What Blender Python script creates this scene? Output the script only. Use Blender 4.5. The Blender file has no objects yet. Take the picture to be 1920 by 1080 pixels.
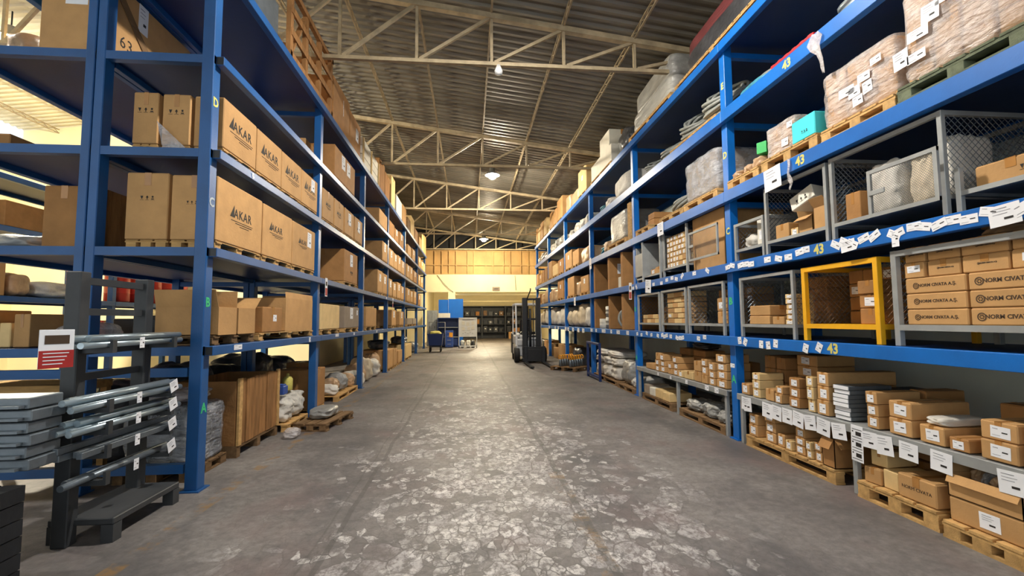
import bpy, math, random
from mathutils import Vector, Matrix, noise
PI = math.pi
RN = random.Random(11)
SC = bpy.context.scene
COL = SC.collection
ORD = ['first', 'second', 'third', 'fourth', 'fifth', 'sixth', 'seventh', 'eighth', 'ninth', 'tenth', 'eleventh', 'twelfth', 'thirteenth', 'fourteenth']

# ------------------------------------------------------------------ materials
def srgb(r, g, b):
    def f(c):
        c /= 255.0
        return c / 12.92 if c <= 0.04045 else ((c + 0.055) / 1.055) ** 2.4
    return (f(r), f(g), f(b), 1.0)

class NT:
    def __init__(s, name):
        s.m = bpy.data.materials.new(name); s.m.use_nodes = True
        s.t = s.m.node_tree; s.t.nodes.clear()
        s.out = s.n('ShaderNodeOutputMaterial')
    def n(s, kind, **kw):
        nd = s.t.nodes.new(kind)
        for k, v in kw.items():
            if k in nd.inputs.keys() if isinstance(k, str) else False:
                nd.inputs[k].default_value = v
            else:
                setattr(nd, k, v)
        return nd
    def l(s, a, b): s.t.links.new(a, b)
    def coord(s, scale=(1, 1, 1), kind='Object'):
        c = s.n('ShaderNodeTexCoord'); m = s.n('ShaderNodeMapping')
        m.inputs['Scale'].default_value = scale
        s.l(c.outputs[kind], m.inputs['Vector']); return m.outputs['Vector']
    def noise(s, vec, scale, detail=4, rough=.55):
        t = s.n('ShaderNodeTexNoise'); t.inputs['Scale'].default_value = scale
        t.inputs['Detail'].default_value = detail; t.inputs['Roughness'].default_value = rough
        s.l(vec, t.inputs['Vector']); return t.outputs['Fac']
    def ramp(s, fac, stops):
        r = s.n('ShaderNodeValToRGB'); e = r.color_ramp.elements
        while len(e) < len(stops): e.new(.5)
        for el, (p, c) in zip(e, stops): el.position = p; el.color = c
        s.l(fac, r.inputs['Fac']); return r.outputs['Color']
    def mix(s, fac, a, b, mode='MIX'):
        m = s.n('ShaderNodeMix', data_type='RGBA', blend_type=mode)
        for sock, v in ((m.inputs[0], fac), (m.inputs[6], a), (m.inputs[7], b)):
            if isinstance(v, (int, float, tuple)): sock.default_value = v
            else: s.l(v, sock)
        return m.outputs[2]
    def math(s, op, a, b=0.0, clamp=False):
        m = s.n('ShaderNodeMath', operation=op); m.use_clamp = clamp
        for sock, v in ((m.inputs[0], a), (m.inputs[1], b)):
            if isinstance(v, (int, float)): sock.default_value = v
            else: s.l(v, sock)
        return m.outputs[0]

def mat(name, c, rough=.6, metal=0., vary=.18, nscale=6., bump=0., bscale=30., objvar=.15, stretch=(1, 1, 1), spec=.5):
    s = NT(name); v = s.coord(stretch)
    p = s.n('ShaderNodeBsdfPrincipled')
    k = s.noise(v, nscale)
    lo = tuple(x * (1 - vary) for x in c[:3]) + (1,); hi = tuple(min(1, x * (1 + vary)) for x in c[:3]) + (1,)
    col = s.ramp(k, [(.3, lo), (.7, hi)])
    if objvar:
        oi = s.n('ShaderNodeObjectInfo')
        g = s.math('ADD', s.math('MULTIPLY', oi.outputs['Random'], 2 * objvar), 1 - objvar)
        cc = s.n('ShaderNodeCombineColor')
        for i in range(3): s.l(g, cc.inputs[i])
        col = s.mix(1.0, col, cc.outputs[0], 'MULTIPLY')
    s.l(col, p.inputs['Base Color'])
    p.inputs['Roughness'].default_value = rough; p.inputs['Metallic'].default_value = metal
    p.inputs['Specular IOR Level'].default_value = spec
    if bump:
        b = s.n('ShaderNodeBump'); b.inputs['Strength'].default_value = bump; b.inputs['Distance'].default_value = .02
        s.l(s.noise(v, bscale, 3), b.inputs['Height']); s.l(b.outputs[0], p.inputs['Normal'])
    s.l(p.outputs[0], s.out.inputs[0]); return s.m

def film_mat(name, tint, amount, rough=.18):
    s = NT(name); v = s.coord()
    k = s.noise(v, 5, 5, .65)
    b = s.n('ShaderNodeBump'); b.inputs['Strength'].default_value = .9; b.inputs['Distance'].default_value = .05
    s.l(s.noise(s.coord((1, 1, 3)), 9, 4), b.inputs['Height'])
    p = s.n('ShaderNodeBsdfPrincipled'); p.inputs['Base Color'].default_value = tint
    p.inputs['Roughness'].default_value = rough
    s.l(b.outputs[0], p.inputs['Normal'])
    tr = s.n('ShaderNodeBsdfTransparent')
    f = s.n('ShaderNodeMapRange'); f.inputs[1].default_value = .3; f.inputs[2].default_value = .75
    f.inputs[3].default_value = amount * .4; f.inputs[4].default_value = min(1., amount * 1.6)
    s.l(k, f.inputs[0])
    m = s.n('ShaderNodeMixShader'); s.l(f.outputs[0], m.inputs[0]); s.l(tr.outputs[0], m.inputs[1]); s.l(p.outputs[0], m.inputs[2])
    s.l(m.outputs[0], s.out.inputs[0]); return s.m

def emit_mat(name, c, strength):
    s = NT(name); e = s.n('ShaderNodeEmission'); e.inputs[0].default_value = c; e.inputs[1].default_value = strength
    s.l(e.outputs[0], s.out.inputs[0]); return s.m

M = {}
M['blue'] = mat('blue rack paint', srgb(4, 100, 182), .42, 0, .12, 3, .04, 60, .05)
M['navy'] = mat('navy rack paint', srgb(28, 84, 142), .40, 0, .14, 3, .05, 60, .05)
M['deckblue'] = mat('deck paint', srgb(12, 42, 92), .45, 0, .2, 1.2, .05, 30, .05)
M['tan'] = mat('tan cardboard', srgb(194, 150, 98), .75, 0, .10, 5, .12, 40, .10, spec=.25)
M['brown'] = mat('brown cardboard', srgb(168, 122, 74), .78, 0, .14, 5, .12, 40, .12, spec=.25)
M['pale'] = mat('pale cardboard', srgb(222, 190, 134), .75, 0, .10, 5, .1, 40, .08, spec=.25)
M['grayboard'] = mat('grey cardboard', srgb(150, 135, 118), .8, 0, .12, 5, .1, 40, .1, spec=.25)
M['whiteboard'] = mat('white cardboard', srgb(226, 220, 204), .7, 0, .06, 5, .08, 40, .06, spec=.3)
M['tape'] = mat('packing tape', srgb(178, 126, 68), .25, 0, .1, 8, 0, 30, .05)
M['paper'] = mat('white paper', srgb(238, 238, 240), .8, 0, .03, 6, .05, 20, .04, spec=.2)
M['ink'] = mat('black ink', srgb(34, 30, 28), .7, 0, .1, 20, 0, 30, 0)
M['print'] = mat('pale print', srgb(150, 150, 156), .8, 0, .1, 20, 0, 30, 0)
M['greenwood'] = mat('greenish weathered wood', srgb(104, 110, 88), .85, 0, .3, 3, .3, 25, .1, (1, 6, 6), .2)
M['roofpale'] = mat('pale side roof sheet', srgb(222, 214, 188), .6, .1, .1, 2, 0, 30, 0)
M['fadedink'] = mat('faded ink', srgb(74, 55, 38), .8, 0, .1, 20, 0, 30, 0)
M['redink'] = mat('red ink', srgb(170, 40, 36), .6, 0, .1, 20, 0, 30, 0)
M['yellowpaint'] = mat('yellow stencil paint', srgb(212, 200, 104), .7, 0, .15, 40, 0, 30, 0)
M['greenpaint'] = mat('green stencil paint', srgb(60, 190, 120), .7, 0, .15, 40, 0, 30, 0)
M['whitepaint'] = mat('white stencil paint', srgb(176, 186, 190), .7, 0, .15, 40, 0, 30, 0)
M['wood'] = mat('pallet wood', srgb(196, 156, 100), .8, 0, .25, 3, .3, 25, .15, (1, 6, 6), .2)
M['oldwood'] = mat('weathered wood', srgb(128, 100, 70), .85, 0, .3, 3, .3, 25, .15, (6, 1, 6), .2)
M['cratewood'] = mat('crate plank wood', srgb(150, 108, 66), .8, 0, .35, 2.5, .3, 20, .1, (1, 7, 1), .2)
M['galv'] = mat('grey painted steel', srgb(158, 160, 158), .5, .25, .14, 6, .05, 30, .06)
M['steel'] = mat('dull steel', srgb(120, 128, 134), .42, .6, .2, 6, .08, 30, .08)
M['darksteel'] = mat('dark steel', srgb(40, 42, 46), .5, .4, .2, 6, .08, 30, .08)
M['standgrey'] = mat('stand grey paint', srgb(58, 60, 62), .55, .1, .15, 5, .05, 30, .03)
M['alu'] = mat('pale galvanised tube', srgb(176, 190, 196), .35, .75, .2, 8, .15, 25, .06, (1, .3, 1))
M['cageyellow'] = mat('yellow cage paint', srgb(240, 176, 24), .5, 0, .1, 5, .05, 30, .03)
M['rusty'] = mat('brownish mesh wire', srgb(120, 92, 66), .6, .3, .3, 9, 0, 30, .05)
M['cable'] = mat('grey rubber cable', srgb(136, 138, 132), .5, 0, .15, 8, .05, 50, .12)
M['teal'] = mat('teal strapping', srgb(58, 130, 148), .5, 0, .2, 8, .1, 30, .1)
M['turq'] = mat('turquoise carton', srgb(64, 206, 214), .6, 0, .08, 5, .05, 30, .0)
M['green'] = mat('green box', srgb(56, 176, 92), .6, 0, .08, 5, .05, 30, .0)
M['red'] = mat('red paint', srgb(206, 34, 40), .5, 0, .15, 6, .05, 30, .1)
M['barrel'] = mat('red barrel plastic', srgb(206, 58, 40), .4, 0, .1, 4, 0, 30, .08)
M['maroon'] = mat('maroon wrapped goods', srgb(122, 60, 62), .4, 0, .25, 4, .5, 14, .05, (1, .3, 4))
M['greywrap'] = mat('grey wrapped goods', srgb(150, 148, 142), .35, 0, .25, 4, .8, 9, .08, (1, .6, 2))
M['darkwrap'] = mat('dark wrapped goods', srgb(64, 64, 66), .28, 0, .4, 5, .9, 9, .08)
M['whitewrap'] = mat('white sack cloth', srgb(214, 208, 196), .6, 0, .16, 5, .7, 10, .08)
M['beige'] = mat('beige cloth sack', srgb(206, 190, 162), .7, 0, .15, 5, .6, 10, .08)
M['tanwrap'] = mat('wrapped brown cartons', srgb(186, 152, 116), .4, 0, .2, 5, .6, 12, .08)
M['film'] = film_mat('stretch film', (.80, .74, .71, 1), .50)
M['darkfilm'] = film_mat('clear film over dark goods', (.7, .72, .76, 1), .42, .12)
M['black'] = mat('black plastic', srgb(22, 22, 24), .4, 0, .2, 6, .05, 30, 0)
M['rubber'] = mat('tyre rubber', srgb(26, 26, 27), .75, 0, .2, 6, .1, 50, 0)
M['white'] = mat('white paint', srgb(226, 226, 222), .5, 0, .06, 4, .02, 30, 0)
M['liftgrey'] = mat('forklift pale grey paint', srgb(190, 192, 196), .4, .1, .08, 4, .02, 30, 0)
M['orange'] = mat('amber paint', srgb(236, 160, 30), .45, 0, .1, 5, .02, 30, .08)
M['cabinetblue'] = mat('cabinet blue paint', srgb(22, 46, 98), .5, 0, .12, 4, .03, 30, .05)
M['panelblue'] = mat('bright blue sheet', srgb(16, 104, 200), .45, 0, .06, 2, .03, 20, .04)
M['drawerblue'] = mat('drawer blue paint', srgb(52, 84, 160), .5, 0, .1, 4, .03, 30, .05)
M['steelframe'] = mat('cream truss paint', srgb(172, 154, 122), .6, .1, .25, 5, .05, 30, .04)
M['cream'] = mat('cream plaster', srgb(240, 226, 182), .85, 0, .06, 1.2, .03, 20, 0)
M['palewall'] = mat('pale plaster', srgb(236, 242, 230), .85, 0, .08, 1., .03, 20, 0)
M['plywood'] = mat('plywood sheet', srgb(178, 140, 86), .7, 0, .22, .9, .03, 20, 0)
M['blackvoid'] = mat('black gable sheet', srgb(14, 15, 17), .8, 0, .2, 3, .03, 20, 0)
M['lampmetal'] = mat('lamp housing aluminium', srgb(180, 180, 176), .4, .7, .1, 5, 0, 30, 0)

def roof_mat():
    s = NT('galvanised roof sheet'); v = s.coord()
    k = s.noise(s.coord((.25, 1.2, 1)), 2.2, 5, .6)
    col = s.ramp(k, [(.25, srgb(104, 98, 87)), (.55, srgb(136, 129, 115)), (.8, srgb(158, 150, 134))])
    p = s.n('ShaderNodeBsdfPrincipled'); s.l(col, p.inputs['Base Color'])
    p.inputs['Roughness'].default_value = .5; p.inputs['Metallic'].default_value = .35
    s.l(p.outputs[0], s.out.inputs[0]); return s.m

def floor_mat():
    s = NT('worn painted concrete floor'); v = s.coord()
    sep = s.n('ShaderNodeSeparateXYZ'); s.l(v, sep.inputs[0]); X = sep.outputs[0]; Y = sep.outputs[1]
    base = s.ramp(s.noise(v, .7, 6, .62), [(.28, srgb(92, 88, 87)), (.5, srgb(120, 115, 112)), (.72, srgb(148, 143, 138))])
    fine = s.ramp(s.noise(v, 14, 5, .7), [(.3, (.62, .61, .61, 1)), (.7, (1.16, 1.15, 1.14, 1))])
    col = s.mix(1.0, base, fine, 'MULTIPLY')
    red = s.ramp(s.noise(s.coord((1, .8, 1)), 1.1, 4), [(.52, (0, 0, 0, 1)), (.66, (.5, .5, .5, 1))])
    col = s.mix(red, col, srgb(120, 101, 98))
    dark = s.ramp(s.noise(s.coord((1.3, .7, 1)), .9, 5, .65), [(.50, (0, 0, 0, 1)), (.66, (.85, .85, .85, 1))])
    col = s.mix(dark, col, srgb(82, 80, 80))
    # flaking pale patches, strongest along the middle of the aisle
    def wv(sc, amt, off):
        w = s.n('ShaderNodeTexNoise'); w.inputs['Scale'].default_value = sc; w.inputs['Detail'].default_value = 4.; s.l(s.coord((1, 1, 1)), w.inputs['Vector'])
        return s.mix(amt, s.coord((1., .8, 1)), w.outputs['Color'], 'ADD')
    band = s.math('SUBTRACT', 1.0, s.math('DIVIDE', s.math('ABSOLUTE', s.math('SUBTRACT', X, .3)), 3.0), True)
    nearw = s.n('ShaderNodeMapRange'); s.l(Y, nearw.inputs[0]); nearw.inputs[1].default_value = 13.; nearw.inputs[2].default_value = 4.
    nearw.inputs[3].default_value = .50; nearw.inputs[4].default_value = 1.
    patch = s.math('ADD', s.math('MULTIPLY', s.noise(v, 1.1, 6, .72), 1.5), s.math('MULTIPLY', s.noise(v, 5.5, 4, .7), .55))
    pr = s.math('MULTIPLY', s.math('MULTIPLY', band, nearw.outputs[0]), patch)
    grain = s.ramp(s.noise(s.coord((1, .7, 1)), 17, 6, .78), [(.43, (.0, .0, .0, 1)), (.57, (1, 1, 1, 1))])
    for (scl, thr, amt, cc, eg) in ((5.5, .34, .68, srgb(204, 198, 196), .030), (12., .36, .74, srgb(222, 217, 212), .05)):
        vv = wv(3. if scl < 9 else 6., .16 if scl < 9 else .08, 0)
        vo = s.n('ShaderNodeTexVoronoi', feature='DISTANCE_TO_EDGE'); vo.inputs['Scale'].default_value = scl; s.l(vv, vo.inputs['Vector'])
        vc = s.n('ShaderNodeTexVoronoi', feature='F1'); vc.inputs['Scale'].default_value = scl; s.l(vv, vc.inputs['Vector'])
        cellr = s.n('ShaderNodeSeparateColor'); s.l(vc.outputs['Color'], cellr.inputs[0])
        ins = s.n('ShaderNodeMapRange'); ins.inputs[1].default_value = eg * .4; ins.inputs[2].default_value = eg * 1.6; s.l(vo.outputs['Distance'], ins.inputs[0])
        sel = s.n('ShaderNodeMapRange'); ins2 = s.math('SUBTRACT', pr, s.math('ADD', s.math('MULTIPLY', cellr.outputs[0], .95), thr)); s.l(ins2, sel.inputs[0]); sel.inputs[1].default_value = 0; sel.inputs[2].default_value = .16
        f = s.math('MULTIPLY', s.math('MULTIPLY', ins.outputs[0], sel.outputs[0]), s.math('ADD', s.math('MULTIPLY', cellr.outputs[1], .5), .5))
        f = s.math('MULTIPLY', f, amt)
        col = s.mix(s.mix(1.0, f, grain, 'MULTIPLY'), col, cc)
        crack = s.math('MULTIPLY', s.math('LESS_THAN', vo.outputs['Distance'], eg * .4), s.math('MULTIPLY', pr, .8, True))
        col = s.mix(s.math('MULTIPLY', crack, .5), col, srgb(66, 60, 58))
    # two long slots cut in the floor and worn yellow guide paint
    wob = s.math('MULTIPLY', s.math('SUBTRACT', s.noise(s.coord((0, 1, 0)), .8, 3), .5), .12)
    Xw = s.math('ADD', X, wob)
    for x0, wd, cc, st in ((-.93, .020, srgb(74, 70, 68), .5), (.87, .030, srgb(72, 69, 66), .55), (-1.03, .008, srgb(78, 74, 70), .4)):
        d = s.math('LESS_THAN', s.math('ABSOLUTE', s.math('SUBTRACT', Xw, x0)), wd)
        col = s.mix(s.math('MULTIPLY', d, st), col, cc)
    worn = s.ramp(s.noise(v, 5, 4, .7), [(.50, (0, 0, 0, 1)), (.62, (1, 1, 1, 1))])
    for x0, wd, st, y1 in ((-2.16, .06, .6, 30.), (.84, .07, .35, 4.6)):
        d = s.math('LESS_THAN', s.math('ABSOLUTE', s.math('SUBTRACT', Xw, x0)), wd)
        d = s.math('MULTIPLY', d, s.math('LESS_THAN', Y, y1))
        col = s.mix(s.math('MULTIPLY', s.mix(1., d, worn, 'MULTIPLY'), st), col, srgb(150, 112, 52))
    p = s.n('ShaderNodeBsdfPrincipled'); s.l(col, p.inputs['Base Color'])
    rr = s.n('ShaderNodeMapRange'); s.l(s.noise(v, 2.5, 4), rr.inputs[0]); rr.inputs[3].default_value = .42; rr.inputs[4].default_value = .72
    s.l(rr.outputs[0], p.inputs['Roughness'])
    b = s.n('ShaderNodeBump'); b.inputs['Strength'].default_value = .35; b.inputs['Distance'].default_value = .012
    hh = s.math('ADD', s.noise(v, 18, 5, .7), s.math('MULTIPLY', f, .6)); s.l(hh, b.inputs['Height']); s.l(b.outputs[0], p.inputs['Normal'])
    s.l(p.outputs[0], s.out.inputs[0]); return s.m
M['floor'] = floor_mat(); M['roof'] = roof_mat()

# ------------------------------------------------------------------ mesh builder
class MB:
    def __init__(s): s.v = []; s.f = []; s.mi = []; s.sm = []
    def add(s, vs, fs, mi=0, sm=False):
        b = len(s.v); s.v.extend(tuple(map(float, p)) for p in vs)
        for f in fs: s.f.append([b + i for i in f]); s.mi.append(mi); s.sm.append(sm)
        return s
    def box(s, x0, x1, y0, y1, z0, z1, c=0., mi=0, M4=None):
        if x1 < x0: x0, x1 = x1, x0
        if y1 < y0: y0, y1 = y1, y0
        lo, hi = (x0, y0, z0), (x1, y1, z1)
        if c <= 0:
            vs = [(hi[0] if i & 1 else lo[0], hi[1] if i & 2 else lo[1], hi[2] if i & 4 else lo[2]) for i in range(8)]
            fs = [(0, 4, 6, 2), (1, 3, 7, 5), (0, 1, 5, 4), (2, 6, 7, 3), (0, 2, 3, 1), (4, 5, 7, 6)]
        else:
            vs = []
            for i in range(8):
                sg = [1 if i & (1 << a) else 0 for a in range(3)]
                for a in range(3):
                    p = []
                    for b in range(3):
                        full = hi[b] if sg[b] else lo[b]
                        p.append(full if b == a else (full - c if sg[b] else full + c))
                    vs.append(tuple(p))
            cen = [(lo[k] + hi[k]) / 2 for k in range(3)]
            fs = []
            def addf(ids):
                n = Vector((0, 0, 0)); q = [Vector(vs[i]) for i in ids]
                n = (q[1] - q[0]).cross(q[2] - q[0]); mid = sum(q, Vector()) / len(q)
                fs.append(ids if n.dot(mid - Vector(cen)) > 0 else ids[::-1])
            for a in range(3):
                b, d = (a + 1) % 3, (a + 2) % 3
                for sa in (0, 1):
                    ids = []
                    for sb, sd in ((0, 0), (1, 0), (1, 1), (0, 1)):
                        ids.append(((sa << a) | (sb << b) | (sd << d)) * 3 + a)
                    addf(ids)
                for sb in (0, 1):
                    for sd in (0, 1):
                        i0 = ((sb << b) | (sd << d)); i1 = i0 | (1 << a)
                        addf([i0 * 3 + b, i1 * 3 + b, i1 * 3 + d, i0 * 3 + d])
            for i in range(8): addf([i * 3, i * 3 + 1, i * 3 + 2])
        if M4 is not None: vs = [tuple(M4 @ Vector(p)) for p in vs]
        return s.add(vs, fs, mi)
    def bar(s, p, q, w, h=None, mi=0):
        p, q = Vector(p), Vector(q); d = q - p; L = d.length
        if L < 1e-6: return s
        d.normalize(); h = w if h is None else h
        up = Vector((0, 0, 1)) if abs(d.z) < .95 else Vector((0, 1, 0))
        r = d.cross(up).normalized(); u = r.cross(d)
        Mx = Matrix(((d.x, r.x, u.x, p.x), (d.y, r.y, u.y, p.y), (d.z, r.z, u.z, p.z), (0, 0, 0, 1)))
        return s.box(0, L, -w / 2, w / 2, -h / 2, h / 2, 0, mi, Mx)
    def tube(s, pts, r, n=8, mi=0, closed=False, cap=True):
        pts = [Vector(p) for p in pts]; N = len(pts); vs = []
        pu = None
        for i, p in enumerate(pts):
            a = pts[(i - 1) % N] if (closed or i > 0) else p
            b = pts[(i + 1) % N] if (closed or i < N - 1) else p
            d = (b - a); d = d.normalized() if d.length > 1e-9 else Vector((0, 0, 1))
            if pu is None: pu = d.orthogonal().normalized()
            u = (pu - d * pu.dot(d)); u = u.normalized() if u.length > 1e-6 else d.orthogonal().normalized()
            w = d.cross(u); pu = u
            rr = r[i] if isinstance(r, (list, tuple)) else r
            for k in range(n):
                t = 2 * PI * k / n; vs.append(p + (u * math.cos(t) + w * math.sin(t)) * rr)
        fs = []
        for i in range(N if closed else N - 1):
            j = (i + 1) % N
            for k in range(n): fs.append((i * n + k, i * n + (k + 1) % n, j * n + (k + 1) % n, j * n + k))
        s.add(vs, fs, mi, True)
        if cap and not closed:
            b = len(s.v) - N * n
            s.f.append([b + k for k in range(n)][::-1]); s.mi.append(mi); s.sm.append(False)
            s.f.append([b + (N - 1) * n + k for k in range(n)]); s.mi.append(mi); s.sm.append(False)
        return s
    def lathe(s, prof, n=20, c=(0, 0, 0), mi=0, axis='Z', sm=True):
        vs = []; fs = []
        for r, z in prof:
            for k in range(n):
                t = 2 * PI * k / n
                p = (r * math.cos(t), r * math.sin(t), z)
                if axis == 'X': p = (z, p[0], p[1])
                elif axis == 'Y': p = (p[1], z, p[0])
                vs.append((p[0] + c[0], p[1] + c[1], p[2] + c[2]))
        for i in range(len(prof) - 1):
            for k in range(n): fs.append((i * n + k, i * n + (k + 1) % n, (i + 1) * n + (k + 1) % n, (i + 1) * n + k))
        fs.append(tuple(range(n))[::-1]); fs.append(tuple((len(prof) - 1) * n + k for k in range(n)))
        return s.add(vs, fs, mi, sm)
    def blob(s, cx, cy, z0, sx, sy, sz, p=4., amp=.05, seed=0, res=9, freq=3., mi=0, sag=.0, flat=True):
        vs = []; fs = []; idx = {}
        def key(a, b, c): return (round(a, 5), round(b, 5), round(c, 5))
        def vert(a, b, c):
            k = key(a, b, c)
            if k in idx: return idx[k]
            d = Vector((a, b, c)); L = (abs(a) ** p + abs(b) ** p + abs(c) ** p) ** (1 / p)
            q = d / L
            nv = noise.noise_vector(Vector((q.x * freq * .5 + seed * 7.1, q.y * freq * .5, q.z * freq * .5 - seed)))
            q = q + nv * amp * 2
            if sag: 
                t = (q.z + 1) / 2; wdt = 1 + sag * (1 - t) - sag * .8 * t * t; q.x *= wdt; q.y *= wdt
            zz = max(-1., q.z) if flat else q.z
            vs.append((cx + q.x * sx / 2, cy + q.y * sy / 2, z0 + (zz + 1) * sz / 2)); idx[k] = len(vs) - 1
            return idx[k]
        for ax in range(3):
            for sg in (-1, 1):
                for i in range(res):
                    for j in range(res):
                        q = []
                        for di, dj in ((0, 0), (1, 0), (1, 1), (0, 1)):
                            u = -1 + 2 * (i + di) / res; w = -1 + 2 * (j + dj) / res
                            c3 = [0, 0, 0]; c3[ax] = sg; c3[(ax + 1) % 3] = u; c3[(ax + 2) % 3] = w
                            q.append(vert(*c3))
                        fs.append(q if sg > 0 else q[::-1])
        return s.add(vs, fs, mi, True)
    def mesh(s, name, mats):
        me = bpy.data.meshes.new(name); me.from_pydata(s.v, [], s.f); 
        for m in (mats if isinstance(mats, (list, tuple)) else [mats]): me.materials.append(M[m] if isinstance(m, str) else m)
        me.polygons.foreach_set('material_index', s.mi); me.polygons.foreach_set('use_smooth', s.sm); me.update(); return me
    def build(s, name, mats, parent=None, loc=(0, 0, 0), rz=0.):
        return link(name, s.mesh(name, mats), parent, loc, rz)

def link(name, me, parent=None, loc=(0, 0, 0), rz=0.):
    o = bpy.data.objects.new(name, me); COL.objects.link(o); o.location = loc
    if rz: o.rotation_euler = (0, 0, rz)
    if parent is not None: o.parent = parent
    return o

SEEN = {}
def tag(o, label, cat, group=None):
    o['label'] = label; o['category'] = cat
    if group: o['group'] = group
    if len(label.replace('-', ' ').split()) > 16: print('LONG', label)
    if label in SEEN: print('DUP', label, o.name)
    SEEN[label] = 1
    return o
def thing(name, label, cat, loc=(0, 0, 0), rz=0., group=None):
    o = bpy.data.objects.new(name, None); COL.objects.link(o); o.location = loc; o.rotation_euler = (0, 0, rz); o.empty_display_size = .1
    return tag(o, label, cat, group)
def struct(name, mb, mats, **k):
    o = mb.build(name, mats, **k)
    if o.parent is None: o['kind'] = 'structure'
    return o

FACE = {'-X': ((0, -1, 0), (0, 0, 1), (-1, 0, 0)), '+X': ((0, 1, 0), (0, 0, 1), (1, 0, 0)), '-Y': ((1, 0, 0), (0, 0, 1), (0, -1, 0)), '+Z': ((1, 0, 0), (0, 1, 0), (0, 0, 1))}
def fmat(face, loc, roll=0.):
    a, b, n = (Vector(q) for q in FACE[face])
    m = Matrix(((a.x, b.x, n.x, 0), (a.y, b.y, n.y, 0), (a.z, b.z, n.z, 0), (0, 0, 0, 1)))
    return Matrix.Translation(loc) @ m @ Matrix.Rotation(roll, 4, 'Z')
def on_face(name, me, parent, face, loc, roll=0.):
    o = link(name, me, parent); o.matrix_basis = fmat(face, loc, roll); return o

_txt = {}
def text_mesh(body, size, m, spacing=1., bold=0.):
    k = (body, size, m, spacing, bold)
    if k in _txt: return _txt[k]
    cu = bpy.data.curves.new('lettering', 'FONT'); cu.body = body; cu.size = size; cu.align_x = 'CENTER'; cu.align_y = 'CENTER'
    cu.space_character = spacing; cu.extrude = .0012; cu.offset = bold; cu.resolution_u = 2
    ob = bpy.data.objects.new('lettering', cu); COL.objects.link(ob)
    dg = bpy.context.evaluated_depsgraph_get(); dg.update()
    me = bpy.data.meshes.new_from_object(ob.evaluated_get(dg)); bpy.data.objects.remove(ob); bpy.data.curves.remove(cu)
    me.materials.clear(); me.materials.append(M[m]); _txt[k] = me; return me
def join_mesh(me, mb, m):
    """lettering plus extra printed strokes in one mesh"""
    out = MB(); out.add([v.co for v in me.vertices], [list(p.vertices) for p in me.polygons]); out.v += []
    b = len(out.v)
    for v in mb.v: out.v.append(v)
    for f in mb.f: out.f.append([b + i for i in f]); out.mi.append(0); out.sm.append(False)
    return out.mesh('lettering', m)

_pap = {}
def paper_mesh(w, h, style=0):
    k = (round(w, 3), round(h, 3), style)
    if k in _pap: return _pap[k]
    b = MB(); b.box(-w / 2, w / 2, -h / 2, h / 2, 0, .002)
    def st(u0, u1, v0, v1, mi=1): b.box(u0 * w, u1 * w, v0 * h, v1 * h, .0015, .0035, 0, mi)
    if style == 0:
        st(-.38, -.12, .24, .30, 3); st(.08, .36, -.05, .05); st(-.4, .0, -.31, -.28, 3)
    elif style == 1:
        st(-.36, .1, .33, .36, 3); st(-.36, .2, .20, .22, 3); st(-.36, .1, .07, .09, 3); st(-.02, .26, -.22, -.12)
    elif style == 2:
        for v in (.28, -.02, -.32):
            st(-.4, .42, v + .10, v + .115); st(-.4, .42, v - .12, v - .105); st(-.1, .35, v - .06, v + .05); st(-.4, -.3, v + .02, v + .06)
    elif style == 3:
        st(-.3, .3, .08, .3); st(-.42, .42, -.45, -.05, 2)
    _pap[k] = b.mesh('paper_label', ['paper', 'ink', 'redink', 'print']); return _pap[k]

# ------------------------------------------------------------------ generic goods
def akar_logo(w, m='ink'):
    k = ('AK', w, m)
    if k in _txt: return _txt[k]
    me = text_mesh('AKAR', w * .30, m, 1.15, w * .004)
    b = MB()
    b.add([(-w * .60, -w * .09, .002), (-w * .42, -w * .09, .002), (-w * .42, w * .20, .002)], [(0, 1, 2)])
    b.box(-w * .55, w * .5, -w * .17, -w * .16, 0, .002); b.box(-w * .35, w * .45, -w * .22, -w * .205, 0, .002); b.box(-w * .15, w * .3, -w * .27, -w * .26, 0, .002)
    _txt[k] = join_mesh(me, b, m); return _txt[k]
def norm_logo(w, m='fadedink'):
    k = ('NO', w, m)
    if k in _txt: return _txt[k]
    me = text_mesh('NORM CIVATA A.\u015e.', w * .115, m, 1.0, w * .0028)
    b = MB(); cx = -w * .56
    for q in range(16):
        a0, a1 = 2 * PI * q / 16, 2 * PI * (q + 1) / 16
        R0, R1 = w * .065, w * .085
        b.add([(cx + R0 * math.cos(a0), R0 * math.sin(a0), .002), (cx + R1 * math.cos(a0), R1 * math.sin(a0), .002), (cx + R1 * math.cos(a1), R1 * math.sin(a1), .002), (cx + R0 * math.cos(a1), R0 * math.sin(a1), .002)], [(0, 1, 2, 3)])
    for q in range(6):
        a = 2 * PI * q / 6
        b.box(cx + .035 * w * math.cos(a) - .01 * w, cx + .035 * w * math.cos(a) + .01 * w, .035 * w * math.sin(a) - .012 * w, .035 * w * math.sin(a) + .012 * w, 0, .002)
    _txt[k] = join_mesh(me, b, m); return _txt[k]
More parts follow.
